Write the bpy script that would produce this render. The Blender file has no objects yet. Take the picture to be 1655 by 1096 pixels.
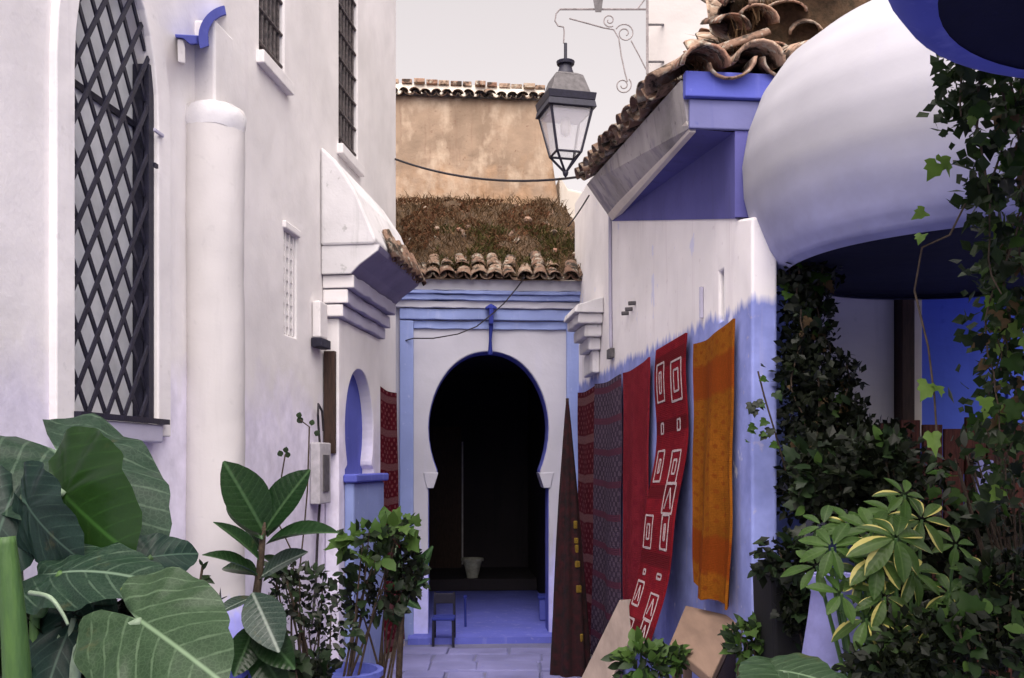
import bpy, bmesh, math, random
from mathutils import Vector, Matrix, noise
from mathutils.geometry import tessellate_polygon

random.seed(11)
V = Vector
SC = bpy.context.scene
COL = SC.collection

# ------------------------------------------------------------------ camera, sky, sun, exposure
EYE = 1.6            # eye height, metres
FPX = 1600.0         # focal length in photograph pixels (photo is 1655 x 1096)
HZ = 750.0           # row of the horizon
cam = bpy.data.cameras.new('camera')
cam_ob = bpy.data.objects.new('camera', cam)
COL.objects.link(cam_ob)
cam_ob.location = (0, 0, EYE)
cam_ob.rotation_euler = (math.radians(90), 0, 0)
cam.sensor_width = 36.0
cam.lens = 36.0 * FPX / 1655.0
cam.shift_y = (HZ - 548.0) / 1655.0
cam.clip_start = 0.05
cam.clip_end = 300.0
SC.camera = cam_ob

SUN_ELEV, SUN_AZ = 59.0, 188.0      # azimuth clockwise from +Y: behind the camera, a little to the left
world = bpy.data.worlds.new('World')
SC.world = world
world.use_nodes = True
wn, wl = world.node_tree.nodes, world.node_tree.links
wn.clear()
sky = wn.new('ShaderNodeTexSky')
sky.sky_type = 'NISHITA'
sky.sun_disc = False
sky.sun_elevation = math.radians(SUN_ELEV)
sky.sun_rotation = math.radians(SUN_AZ)
sky.air_density = 1.0
sky.dust_density = 6.0
sky.ozone_density = 1.0
hsv = wn.new('ShaderNodeHueSaturation')          # thin bright overcast: the same sky with most of its blue gone
hsv.inputs['Saturation'].default_value = 0.10
tint = wn.new('ShaderNodeMix'); tint.data_type = 'RGBA'; tint.blend_type = 'MULTIPLY'
tint.inputs[0].default_value = 1.0
tint.inputs[7].default_value = (1.0, 0.91, 0.89, 1)
bg = wn.new('ShaderNodeBackground')
bg.inputs['Strength'].default_value = 0.108
wo = wn.new('ShaderNodeOutputWorld')
wl.new(sky.outputs[0], hsv.inputs['Color'])
wl.new(hsv.outputs[0], tint.inputs[6])
wl.new(tint.outputs[2], bg.inputs['Color'])
wl.new(bg.outputs[0], wo.inputs['Surface'])

sun = bpy.data.lights.new('sun', 'SUN')
sun.energy = 1.5
sun.angle = math.radians(100)
sun.color = (1.0, 0.95, 0.90)
sun_ob = bpy.data.objects.new('sun', sun)
COL.objects.link(sun_ob)
_a, _e = math.radians(SUN_AZ), math.radians(SUN_ELEV)
sun_dir = V((math.sin(_a) * math.cos(_e), math.cos(_a) * math.cos(_e), math.sin(_e)))
sun_ob.rotation_euler = sun_dir.to_track_quat('Z', 'Y').to_euler()
sun_ob.location = (0, -2, 9)

SC.view_settings.view_transform = 'Standard'
SC.view_settings.look = 'None'
SC.view_settings.exposure = 1.50
SC.view_settings.gamma = 1.0
SC.view_settings.use_curve_mapping = False
SC.render.engine = 'CYCLES'
SC.cycles.use_denoising = True
SC.cycles.max_bounces = 6
SC.cycles.diffuse_bounces = 5
SC.cycles.glossy_bounces = 2
SC.cycles.transmission_bounces = 3
SC.cycles.transparent_max_bounces = 6
SC.cycles.caustics_reflective = False
SC.cycles.caustics_refractive = False

# ------------------------------------------------------------------ layout frames
def P(px, py, Y):
    """world point seen at a photograph pixel when it stands Y metres away"""
    return V(((px - 827.5) / FPX * Y, Y, EYE + (HZ - py) / FPX * Y))

def LW(u, z, w=0.0):      # left house wall: u = distance along the alley, w = out of the wall
    return V((-2.033 + 0.114 * u + 0.9936 * w, u - 0.1133 * w, z))

def RW(u, z, w=0.0):      # right house wall
    return V((1.50 - 0.098 * u - 0.9952 * w, u - 0.0975 * w, z))

_ct, _st = math.cos(0.07), math.sin(0.07)
def PW(u, z, w=0.0):      # gateway wall across the end of the alley
    return V((-1.0 + _ct * u + _st * w, 9.0 + _st * u - _ct * w, z))

# ------------------------------------------------------------------ object helpers
ORG = {}
def empty(name, loc, label=None, cat=None, group=None):
    o = bpy.data.objects.new(name, None)
    COL.objects.link(o)
    o.location = loc
    o.empty_display_size = 0.1
    ORG[o.name] = V(loc)
    tag(o, label, cat, group)
    return o

def tag(o, label=None, cat=None, group=None, kind=None):
    if label: o['label'] = label
    if cat: o['category'] = cat
    if group: o['group'] = group
    if kind: o['kind'] = kind
    return o

def link(name, me, parent=None, M=None):
    o = bpy.data.objects.new(name, me)
    COL.objects.link(o)
    if M is None:
        M = Matrix.Identity(4)
        wo_ = ORG[parent.name] if parent else V((0, 0, 0))
        ORG[o.name] = wo_
        if parent: o.parent = parent
        return o
    if parent:
        o.parent = parent
        o.matrix_local = Matrix.Translation(-ORG[parent.name]) @ M
    else:
        o.matrix_local = M
    ORG[o.name] = M.translation.copy()
    return o

class MB:
    """collects faces in world coordinates and links them as one mesh object"""
    def __init__(s):
        s.v, s.f, s.uv = [], [], None
    def add(s, vs, fs):
        b = len(s.v)
        s.v += [V(p) for p in vs]
        s.f += [tuple(i + b for i in f) for f in fs]
        return s
    def hexa(s, p):       # 8 corners: bottom ring 0-3, top ring 4-7
        return s.add(p, [(0, 3, 2, 1), (4, 5, 6, 7), (0, 1, 5, 4), (1, 2, 6, 5), (2, 3, 7, 6), (3, 0, 4, 7)])
    def box(s, x0, x1, y0, y1, z0, z1):
        return s.hexa([(x0, y0, z0), (x1, y0, z0), (x1, y1, z0), (x0, y1, z0),
                       (x0, y0, z1), (x1, y0, z1), (x1, y1, z1), (x0, y1, z1)])
    def fbox(s, F, u0, u1, z0, z1, w0, w1):
        return s.hexa([F(u0, z0, w0), F(u1, z0, w0), F(u1, z0, w1), F(u0, z0, w1),
                       F(u0, z1, w0), F(u1, z1, w0), F(u1, z1, w1), F(u0, z1, w1)])
    def wbox(s, F, u0, u1, z0, z1, w0, w1, amp=0.004, n=24):
        """hand-made moulding: a box along u whose front edges wander a little"""
        k0 = len(s.v)
        for i in range(n + 1):
            u = u0 + (u1 - u0) * i / n
            a = [amp * noise.noise(V((u * 7, z0 * 5 + q * 3.1, w1 * 9))) * 2 for q in range(4)]
            s.v += [F(u, z0, w0), F(u, z0 + a[0], w1 + a[1]), F(u, z1 + a[2], w1 + a[3]), F(u, z1, w0)]
        for i in range(n):
            for k in range(4):
                p, q = k0 + i * 4 + k, k0 + i * 4 + (k + 1) % 4
                s.f.append((p, q, q + 4, p + 4))
        s.f.append((k0, k0 + 1, k0 + 2, k0 + 3)); e = k0 + n * 4; s.f.append((e + 3, e + 2, e + 1, e))
        return s
    def slab(s, F, outer, holes, w0, w1):
        """flat wall with openings, from depth w0 (back) to w1 (front)"""
        loops = [outer] + list(holes)
        flat = [p for l in loops for p in l]
        tris = tessellate_polygon([[V((p[0], p[1], 0)) for p in l] for l in loops])
        n = len(flat)
        vs = [F(p[0], p[1], w1) for p in flat] + [F(p[0], p[1], w0) for p in flat]
        fs = [tuple(t) for t in tris] + [tuple(i + n for i in reversed(t)) for t in tris]
        b = 0
        for l in loops:
            m = len(l)
            for i in range(m):
                j = (i + 1) % m
                fs.append((b + i, b + j, b + j + n, b + i + n))
            b += m
        return s.add(vs, fs)
    def sweep(s, F, prof, u0, u1):
        """closed profile of (w, z) pushed along u"""
        n = len(prof)
        vs = [F(u0, z, w) for w, z in prof] + [F(u1, z, w) for w, z in prof]
        fs = [(i, (i + 1) % n, (i + 1) % n + n, i + n) for i in range(n)]
        t = tessellate_polygon([[V((w, z, 0)) for w, z in prof]])
        fs += [tuple(x) for x in t] + [tuple(i + n for i in reversed(x)) for x in t]
        return s.add(vs, fs)
    def tube(s, pts, r, n=6, cap=True):
        pts = [V(p) for p in pts]
        m = len(pts)
        rs = r if isinstance(r, (list, tuple)) else [r] * m
        vs, fs = [], []
        ref = None
        for i in range(m):
            t = (pts[min(i + 1, m - 1)] - pts[max(i - 1, 0)]).normalized()
            if ref is None or abs(ref.dot(t)) > 0.98:
                ref = V((0, 0, 1)) if abs(t.z) < 0.9 else V((1, 0, 0))
            a = (ref - t * ref.dot(t)).normalized()
            ref = a
            b = t.cross(a)
            for k in range(n):
                q = 2 * math.pi * k / n
                vs.append(pts[i] + (a * math.cos(q) + b * math.sin(q)) * rs[i])
        for i in range(m - 1):
            for k in range(n):
                k2 = (k + 1) % n
                fs.append((i * n + k, i * n + k2, (i + 1) * n + k2, (i + 1) * n + k))
        if cap:
            fs.append(tuple(range(n))[::-1]); fs.append(tuple((m - 1) * n + k for k in range(n)))
        return s.add(vs, fs)
    def lathe(s, c, prof, n=32, sx=1.0, sy=1.0, a0=0.0, a1=2 * math.pi):
        c = V(c)
        full = abs(a1 - a0 - 2 * math.pi) < 1e-6
        cols = n if full else n + 1
        vs, fs = [], []
        for r, z in prof:
            for k in range(cols):
                q = a0 + (a1 - a0) * k / n
                vs.append(c + V((r * sx * math.cos(q), r * sy * math.sin(q), z)))
        for i in range(len(prof) - 1):
            for k in range(n):
                k2 = (k + 1) % cols
                fs.append((i * cols + k, i * cols + k2, (i + 1) * cols + k2, (i + 1) * cols + k))
        return s.add(vs, fs)
    def mesh(s, name, mat, smooth=False, off=None):
        me = bpy.data.meshes.new(name)
        off = off or V((0, 0, 0))
        me.from_pydata([tuple(p - off) for p in s.v], [], s.f)
        if mat: me.materials.append(mat)
        bm = bmesh.new(); bm.from_mesh(me)
        bmesh.ops.recalc_face_normals(bm, faces=bm.faces)
        bm.to_mesh(me); bm.free()
        if smooth:
            me.polygons.foreach_set('use_smooth', [True] * len(me.polygons))
        me.update()
        return me
    def build(s, name, mat, parent=None, smooth=False, bevel=0.0, seg=2, sharp=None):
        off = ORG[parent.name] if parent else (s.base() if s.v else V((0, 0, 0)))
        me = s.mesh(name, mat, smooth, off)
        o = link(name, me, parent)
        if not parent:
            o.location = off
            ORG[o.name] = off.copy()
        if sharp is not None and smooth:
            m = o.modifiers.new('edge', 'EDGE_SPLIT'); m.split_angle = math.radians(sharp)
        if bevel:
            m = o.modifiers.new('bevel', 'BEVEL'); m.width = bevel; m.segments = seg
            m.limit_method = 'ANGLE'; m.angle_limit = math.radians(35)
        return o
    def base(s):
        n = len(s.v)
        return V((sum(p.x for p in s.v) / n, sum(p.y for p in s.v) / n, min(p.z for p in s.v)))

# ------------------------------------------------------------------ materials
MATS = {}
def nodes_of(name):
    m = bpy.data.materials.new(name)
    m.use_nodes = True
    nt = m.node_tree
    return m, nt.nodes, nt.links, nt.nodes['Principled BSDF'], nt.nodes['Material Output']

def rgb(c): return (c[0], c[1], c[2], 1.0)

def n_noise(n, l, vec, scale, detail=4, rough=0.55):
    t = n.new('ShaderNodeTexNoise')
    t.inputs['Scale'].default_value = scale
    t.inputs['Detail'].default_value = detail
    t.inputs['Roughness'].default_value = rough
    if vec is not None: l.new(vec, t.inputs['Vector'])
    return t.outputs['Fac']

def n_map(n, l, vec, sc):
    t = n.new('ShaderNodeMapping')
    t.inputs['Scale'].default_value = sc
    l.new(vec, t.inputs['Vector'])
    return t.outputs['Vector']

def n_ramp(n, l, fac, a, b, ca=(0, 0, 0), cb=(1, 1, 1)):
    t = n.new('ShaderNodeValToRGB')
    t.color_ramp.elements[0].position = a; t.color_ramp.elements[1].position = b
    t.color_ramp.elements[0].color = rgb(ca); t.color_ramp.elements[1].color = rgb(cb)
    l.new(fac, t.inputs['Fac'])
    return t.outputs['Color']

def n_mix(n, l, fac, a, b, mode='MIX'):
    t = n.new('ShaderNodeMix'); t.data_type = 'RGBA'; t.blend_type = mode
    for idx, x in ((0, fac), (6, a), (7, b)):
        if isinstance(x, (int, float)): t.inputs[idx].default_value = x
        elif isinstance(x, (tuple, list)): t.inputs[idx].default_value = rgb(x)
        else: l.new(x, t.inputs[idx])
    return t.outputs[2]

def n_math(n, l, op, a, b=None, clamp=False):
    t = n.new('ShaderNodeMath'); t.operation = op; t.use_clamp = clamp
    for i, x in enumerate((a, b)):
        if x is None: continue
        if isinstance(x, (int, float)): t.inputs[i].default_value = x
        else: l.new(x, t.inputs[i])
    return t.outputs[0]

def n_bump(n, l, h, strength, dist, bsdf, prev=None):
    t = n.new('ShaderNodeBump')
    t.inputs['Strength'].default_value = strength
    t.inputs['Distance'].default_value = dist
    l.new(h, t.inputs['Height'])
    if prev is not None: l.new(prev, t.inputs['Normal'])
    l.new(t.outputs[0], bsdf.inputs['Normal'])
    return t.outputs[0]

def plaster(name, col, dado=None, dado_z=2.2, edge=0.10, stain=(0.42, 0.40, 0.40), stain_amt=0.35,
            var=0.10, rough=0.9, peel=None, peel_amt=0.60, bump=0.5, drip_sc=(9, 9, 0.7), drip_amt=4.0, peel_soft=0.03):
    """limewashed plaster: uneven wash, vertical drips, lumpy trowel work; dado = a painted lower band"""
    m, n, l, b, o = nodes_of(name)
    pos = n.new('ShaderNodeNewGeometry').outputs['Position']
    big = n_noise(n, l, pos, 1.3, 3, 0.6)
    med = n_noise(n, l, pos, 7.0, 3, 0.6)
    c2 = tuple(x * (1 - var * 1.9) for x in col)
    c = n_mix(n, l, n_ramp(n, l, big, 0.35, 0.70), col, c2)
    if dado:
        sep = n.new('ShaderNodeSeparateXYZ'); l.new(pos, sep.inputs[0])
        drip = n_noise(n, l, n_map(n, l, pos, drip_sc), 1.5, 4)
        zz = n_math(n, l, 'ADD', sep.outputs['Z'], n_math(n, l, 'MULTIPLY', n_math(n, l, 'SUBTRACT', drip, 0.5), edge * drip_amt))
        k = n_math(n, l, 'SUBTRACT', dado_z + edge / 2, zz)
        k = n_math(n, l, 'DIVIDE', k, edge, True)
        d2 = tuple(min(1, x * (1 + var * 2.5) + 0.03) for x in dado)
        dc = n_mix(n, l, n_ramp(n, l, med, 0.35, 0.7), dado, d2)
        c = n_mix(n, l, k, c, dc)
    brush = n_noise(n, l, n_map(n, l, pos, (3.0, 3.0, 14.0)), 2.2, 4, 0.7)
    c = n_mix(n, l, n_math(n, l, 'MULTIPLY', n_ramp(n, l, brush, 0.45, 0.75), 0.30), c, tuple(x * 0.80 for x in col), 'MULTIPLY' if False else 'MIX') if not dado else c
    grime = n_noise(n, l, pos, 3.1, 5, 0.72)
    c = n_mix(n, l, n_math(n, l, 'MULTIPLY', n_ramp(n, l, grime, 0.58, 0.82), 0.12), c, tuple(x * 0.45 for x in col))
    drips = n_noise(n, l, n_map(n, l, pos, (6, 6, 0.5)), 1.7, 4, 0.65)
    c = n_mix(n, l, n_math(n, l, 'MULTIPLY', n_ramp(n, l, drips, 0.56, 0.78), stain_amt), c, stain)
    spots = n_noise(n, l, pos, 21.0, 3, 0.5)
    c = n_mix(n, l, n_math(n, l, 'MULTIPLY', n_ramp(n, l, spots, 0.66, 0.74), stain_amt * 0.8), c, stain)
    if peel:
        pz = n_noise(n, l, n_map(n, l, pos, (1, 1, 0.55)), 5.0, 4, 0.62)
        c = n_mix(n, l, n_ramp(n, l, pz, peel_amt, peel_amt + peel_soft), c, peel)
    l.new(c, b.inputs['Base Color'])
    b.inputs['Roughness'].default_value = rough
    b.inputs['Specular IOR Level'].default_value = 0.2
    p = n_bump(n, l, n_noise(n, l, pos, 3.4, 2, 0.5), bump * 0.42, 0.05, b)
    n_bump(n, l, n_noise(n, l, pos, 34, 2, 0.6), bump * 0.22, 0.012, b, p)
    return m

def simple(name, col, rough=0.6, var=0.25, scale=14.0, bump=0.2, metal=0.0, per_obj=0.0, col2=None, stretch=None):
    m, n, l, b, o = nodes_of(name)
    pos = n.new('ShaderNodeNewGeometry').outputs['Position']
    v = n_map(n, l, pos, stretch) if stretch else pos
    f = n_noise(n, l, v, scale, 5, 0.6)
    lo = col2 or tuple(x * (1 - var * 1.5) for x in col)
    c = n_mix(n, l, n_ramp(n, l, f, 0.32, 0.68), lo, col)
    if per_obj:
        r = n.new('ShaderNodeObjectInfo').outputs['Random']
        hv = n.new('ShaderNodeHueSaturation')
        l.new(c, hv.inputs['Color'])
        l.new(n_math(n, l, 'ADD', n_math(n, l, 'MULTIPLY', r, per_obj), 1 - per_obj / 2), hv.inputs['Value'])
        c = hv.outputs[0]
    l.new(c, b.inputs['Base Color'])
    b.inputs['Roughness'].default_value = rough
    b.inputs['Metallic'].default_value = metal
    b.inputs['Specular IOR Level'].default_value = 0.3
    if bump: n_bump(n, l, n_noise(n, l, v, scale * 3, 4, 0.6), bump, 0.01, b)
    return m

def clay_tile(name, c1, c2, lichen, dark):
    m, n, l, b, o = nodes_of(name)
    g = n.new('ShaderNodeNewGeometry')
    r = n.new('ShaderNodeObjectInfo').outputs['Random']
    c = n_mix(n, l, r, c1, c2)
    f = n_noise(n, l, g.outputs['Position'], 16, 6, 0.65)
    c = n_mix(n, l, n_ramp(n, l, f, 0.52, 0.62), c, lichen)
    f2 = n_noise(n, l, g.outputs['Position'], 9, 6, 0.7)
    c = n_mix(n, l, n_ramp(n, l, f2, 0.50, 0.60), c, dark)
    l.new(c, b.inputs['Base Color'])
    b.inputs['Roughness'].default_value = 0.92
    b.inputs['Specular IOR Level'].default_value = 0.15
    n_bump(n, l, f, 0.7, 0.02, b)
    return m

def leaf_mat(name, c1, c2, vein=None, vein_k=9.0, margin=None, margin_at=0.75, rough=0.5, trans=0.25,
             per_island=False, vein_amt=0.5, slope=0.8, tcol=None, margin_rnd=0.0, margin_side=0.0, spec=0.18):
    """leaf blade: per-leaf colour spread, midrib and side veins from the leaf's own UV, light through the blade"""
    c1, c2 = tuple(x * 0.70 for x in c1), tuple(x * 0.70 for x in c2)
    if vein: vein = tuple(x * 0.75 for x in vein)
    m, n, l, b, o = nodes_of(name)
    g = n.new('ShaderNodeNewGeometry')
    r = g.outputs['Random Per Island'] if per_island else n.new('ShaderNodeObjectInfo').outputs['Random']
    c = n_mix(n, l, r, c1, c2)
    f = n_noise(n, l, g.outputs['Position'], 30, 4, 0.6)
    c = n_mix(n, l, n_math(n, l, 'MULTIPLY', n_ramp(n, l, f, 0.4, 0.7), 0.45), c, tuple(x * 0.55 for x in c1))
    if vein or margin:
        uv = n.new('ShaderNodeUVMap').outputs[0]
        sep = n.new('ShaderNodeSeparateXYZ'); l.new(uv, sep.inputs[0])
        ax = n_math(n, l, 'ABSOLUTE', n_math(n, l, 'SUBTRACT', sep.outputs['X'], 0.5))
        y = n_math(n, l, 'SUBTRACT', sep.outputs['Y'], 0.5)
    if vein:
        s = n_math(n, l, 'SUBTRACT', y, n_math(n, l, 'MULTIPLY', ax, n_math(n, l, 'ADD', n_math(n, l, 'MULTIPLY', ax, 0.9), slope * 0.75)))
        w = n_math(n, l, 'SINE', n_math(n, l, 'MULTIPLY', s, vein_k * 6.283))
        w = n_math(n, l, 'ADD', w, n_math(n, l, 'MULTIPLY', n_math(n, l, 'SUBTRACT', f, 0.5), 0.5))
        side = n_ramp(n, l, w, 0.90, 1.12)
        mid = n_ramp(n, l, ax, 0.006, 0.022, (1, 1, 1), (0, 0, 0))
        vv = n_math(n, l, 'MAXIMUM', mid, n_math(n, l, 'MULTIPLY', side, 0.32))
        c = n_mix(n, l, n_math(n, l, 'MULTIPLY', vv, vein_amt), c, vein)
        n_bump(n, l, n_math(n, l, 'MULTIPLY', w, -1.0), 0.10, 0.004, b)
        vo_ = n.new('ShaderNodeTexVoronoi'); vo_.feature = 'DISTANCE_TO_EDGE'; vo_.inputs['Scale'].default_value = 26.0; l.new(uv, vo_.inputs['Vector'])
        c = n_mix(n, l, n_math(n, l, 'MULTIPLY', n_ramp(n, l, vo_.outputs['Distance'], 0.0, 0.12, (1, 1, 1), (0, 0, 0)), 0.10), c, vein)
        blot = n_noise(n, l, g.outputs['Position'], 9, 5, 0.7)
        c = n_mix(n, l, n_math(n, l, 'MULTIPLY', n_ramp(n, l, blot, 0.62, 0.75), 0.5), c, (0.10, 0.085, 0.03))
    if margin:
        e = n.new('ShaderNodeAttribute'); e.attribute_name = 'edge'
        ee = n_math(n, l, 'ADD', e.outputs['Fac'], n_math(n, l, 'MULTIPLY', n_math(n, l, 'SUBTRACT', n_noise(n, l, g.outputs['Position'], 11, 3), 0.5), 1.5))
        ee = n_math(n, l, 'ADD', ee, n_math(n, l, 'MULTIPLY', n_math(n, l, 'SUBTRACT', r, 0.5), margin_rnd))
        if margin_side:
            ee = n_math(n, l, 'ADD', ee, n_math(n, l, 'MULTIPLY', n_math(n, l, 'SUBTRACT', sep.outputs['X'], 0.5), margin_side))
        ee = n_math(n, l, 'MULTIPLY', ee, 0.4)
        c = n_mix(n, l, n_ramp(n, l, ee, margin_at * 0.4, margin_at * 0.4 + 0.05), c, margin)
    l.new(c, b.inputs['Base Color'])
    b.inputs['Roughness'].default_value = rough
    b.inputs['Specular IOR Level'].default_value = spec
    tr = n.new('ShaderNodeBsdfTranslucent')
    tc = n_mix(n, l, 0.6, c, tcol or tuple(min(1, x * 2.0) for x in c2))
    l.new(tc, tr.inputs['Color'])
    ms = n.new('ShaderNodeMixShader'); ms.inputs[0].default_value = trans
    l.new(b.outputs[0], ms.inputs[1]); l.new(tr.outputs[0], ms.inputs[2])
    l.new(ms.outputs[0], o.inputs['Surface'])
    return m

def rug_mat(name, c1, c2, ku=8, kv=40, thr=0.2, c3=None, k3=5, fuzz=0.35):
    """woven wool: small repeated motifs in rows, broken up by wear, rib of the weave in relief"""
    m, n, l, b, o = nodes_of(name)
    uv = n.new('ShaderNodeUVMap').outputs[0]
    sep = n.new('ShaderNodeSeparateXYZ'); l.new(uv, sep.inputs[0])
    pos = n.new('ShaderNodeNewGeometry').outputs['Position']
    nz = n_noise(n, l, pos, 26, 5, 0.65)
    jit = n_math(n, l, 'MULTIPLY', n_math(n, l, 'SUBTRACT', nz, 0.5), 3.0)
    su = n_math(n, l, 'SINE', n_math(n, l, 'ADD', n_math(n, l, 'MULTIPLY', sep.outputs['X'], ku * 6.283), jit))
    sv = n_math(n, l, 'SINE', n_math(n, l, 'ADD', n_math(n, l, 'MULTIPLY', sep.outputs['Y'], kv * 6.283), jit))
    pat = n_ramp(n, l, n_math(n, l, 'MULTIPLY', su, sv), thr, thr + 0.25)
    wide = n_math(n, l, 'SINE', n_math(n, l, 'MULTIPLY', sep.outputs['Y'], k3 * 6.283))
    base = n_mix(n, l, n_ramp(n, l, n_noise(n, l, pos, 5, 5, 0.6), 0.35, 0.7), c1, tuple(x * (1 - fuzz) for x in c1))
    c = n_mix(n, l, pat, base, c2)
    if c3:
        c = n_mix(n, l, n_ramp(n, l, wide, 0.75, 0.85), c, c3)
    c = n_mix(n, l, n_math(n, l, 'MULTIPLY', n_ramp(n, l, n_noise(n, l, pos, 90, 3), 0.4, 0.6), 0.35), c, tuple(x * 0.4 for x in c1))
    l.new(c, b.inputs['Base Color'])
    b.inputs['Roughness'].default_value = 1.0
    b.inputs['Specular IOR Level'].default_value = 0.05
    rib = n_math(n, l, 'SINE', n_math(n, l, 'MULTIPLY', sep.outputs['Y'], 160 * 6.283))
    p = n_bump(n, l, rib, 0.25, 0.004, b)
    n_bump(n, l, n_noise(n, l, pos, 120, 3), 0.5, 0.006, b, p)
    return m

WHITE = (0.79, 0.757, 0.752)
M = MATS
M['wall_left'] = plaster('limewash white lavender', WHITE, dado=(0.62, 0.585, 0.69), dado_z=1.98, edge=0.30, stain=(0.60, 0.55, 0.57), stain_amt=0.30, drip_sc=(2.2, 2.2, 1.6), drip_amt=2.5)
M['column'] = plaster('limewash warm white', (0.59, 0.56, 0.55), dado=(0.30, 0.30, 0.66), dado_z=0.95, edge=0.10, stain_amt=0.35)
M['white'] = plaster('limewash white', WHITE, stain_amt=0.28)
M['aged'] = plaster('stained old white plaster', (0.72, 0.70, 0.71), stain=(0.30, 0.30, 0.29), stain_amt=0.75, var=0.16, bump=0.8)
M['wall_right'] = plaster('limewash with blue dado', (0.90, 0.86, 0.85), dado=(0.21, 0.245, 0.53), dado_z=2.335, edge=0.05,
                          stain=(0.55, 0.48, 0.50), stain_amt=0.40, peel=(0.66, 0.66, 0.80), peel_amt=0.66)
M['portal'] = plaster('pale blue white limewash', (0.50, 0.495, 0.56), dado=(0.45, 0.45, 0.76), dado_z=0.75, edge=0.25, stain=(0.45, 0.46, 0.62), stain_amt=0.22)
M['blue_light'] = plaster('sky blue limewash', (0.27, 0.335, 0.62), stain=(0.45, 0.49, 0.70), stain_amt=0.45, var=0.12)
M['blue_mid'] = plaster('chefchaouen blue limewash', (0.11, 0.13, 0.50), stain=(0.22, 0.24, 0.60), stain_amt=0.5, var=0.16)
M['bay_shade'] = plaster('bay underside shade black', (0.010, 0.011, 0.035), stain=(0.006, 0.007, 0.02), stain_amt=0.5, var=0.16)  # shadow under the domed bays, put into a near-black colour
M['blue_deep'] = plaster('deep blue limewash', (0.030, 0.042, 0.25), stain=(0.02, 0.03, 0.16), stain_amt=0.5, var=0.16)
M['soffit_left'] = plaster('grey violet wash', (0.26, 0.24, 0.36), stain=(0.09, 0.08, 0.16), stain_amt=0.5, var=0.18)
M['soffit'] = plaster('violet grey soffit', (0.115, 0.112, 0.33), stain=(0.06, 0.06, 0.14), stain_amt=0.5, var=0.16)
M['lilac'] = plaster('lilac wash', (0.46, 0.44, 0.55), stain=(0.30, 0.28, 0.42), stain_amt=0.5)
M['grey_plaster'] = plaster('bare grey render', (0.46, 0.43, 0.42), stain=(0.10, 0.09, 0.11), stain_amt=0.9, var=0.32, bump=1.8, peel=(0.26, 0.24, 0.27), peel_amt=0.54, peel_soft=0.10)
M['ochre'] = plaster('weathered ochre render', (0.47, 0.34, 0.24), dado=(0.27, 0.17, 0.10), dado_z=4.72, edge=0.5, stain=(0.20, 0.12, 0.085),
                     stain_amt=0.8, var=0.24, peel=(0.50, 0.39, 0.29), peel_amt=0.48, peel_soft=0.2, bump=1.6, drip_sc=(3, 3, 2))
M['cream'] = plaster('cream render', (0.72, 0.66, 0.58), stain=(0.45, 0.36, 0.26), stain_amt=0.35)
M['pale_cream'] = plaster('pale cream limewash', (0.52, 0.485, 0.465), stain_amt=0.1)
M['interior'] = plaster('shade dark passage wall', (0.035, 0.030, 0.036), stain=(0.01, 0.01, 0.01), stain_amt=0.5)  # near-black walls hold the passage's shade in their colour
M['iron'] = simple('black painted iron', (0.018, 0.017, 0.035), 0.5, 0.3, 30, 0.2)
M['iron_grey'] = simple('weathered grey iron', (0.12, 0.11, 0.115), 0.6, 0.3, 30, 0.2)
M['iron_pale'] = simple('glare washed bracket iron', (0.30, 0.265, 0.265), 0.7, 0.3, 30, 0.2)  # sky glare washing out the bracket is put into this pale colour
M['rust'] = simple('rusty grey grille iron', (0.15, 0.125, 0.12), 0.8, 0.5, 40, 0.4, col2=(0.04, 0.035, 0.04))
M['pane'] = simple('sky pale window glass', (0.80, 0.82, 0.84), 0.35, 0.2, 5, 0.0)  # pale colour stands in for sky mirrored in the pane
M['dark_pane'] = simple('dark window glass', (0.05, 0.05, 0.06), 0.25, 0.2, 5, 0.0)
M['tile'] = clay_tile('old clay tile', (0.24, 0.125, 0.085), (0.36, 0.26, 0.19), (0.42, 0.38, 0.31), (0.05, 0.037, 0.03))
M['tile_dark'] = clay_tile('mossy clay tile', (0.15, 0.085, 0.06), (0.26, 0.18, 0.13), (0.30, 0.27, 0.22), (0.03, 0.025, 0.02))
M['earth'] = simple('roof earth and moss', (0.105, 0.062, 0.036), 1.0, 0.5, 18, 1.0, col2=(0.035, 0.025, 0.014))
M['wood'] = simple('bare weathered wood', (0.235, 0.185, 0.165), 0.8, 0.25, 3, 0.08, stretch=(5, 0.8, 1.5))
M['wood_tan'] = simple('tan board', (0.225, 0.15, 0.11), 0.8, 0.22, 2.5, 0.06, stretch=(5, 1.0, 2))
M['wood_dark'] = simple('dark brown wood', (0.055, 0.028, 0.02), 0.6, 0.4, 12, 0.3, stretch=(8, 8, 1))
M['wood_red'] = simple('red brown boards', (0.115, 0.032, 0.02), 0.75, 0.5, 12, 0.4, stretch=(9, 9, 1), per_obj=0.5)
M['cable'] = simple('cable', (0.03, 0.025, 0.03), 0.6, 0.2, 20, 0)
M['pot_blue'] = simple('blue painted pot', (0.12, 0.15, 0.52), 0.7, 0.3, 12, 0.3)
M['pot_lilac'] = simple('lilac painted urn', (0.34, 0.34, 0.66), 0.7, 0.2, 10, 0.3)
M['pot_pale'] = simple('pale clay pot', (0.40, 0.40, 0.33), 0.8, 0.3, 15, 0.3)
M['black'] = simple('black plastic', (0.007, 0.007, 0.008), 0.8, 0.2, 15, 0.1)
M['box_grey'] = simple('grey meter box', (0.50, 0.48, 0.50), 0.6, 0.2, 20, 0.1)
M['bark'] = simple('brown stem', (0.085, 0.06, 0.04), 0.9, 0.4, 40, 0.5)
M['stem_green'] = simple('green petiole', (0.060, 0.125, 0.028), 0.5, 0.4, 7, 0.25, col2=(0.030, 0.070, 0.022), stretch=(6, 6, 1))
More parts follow.
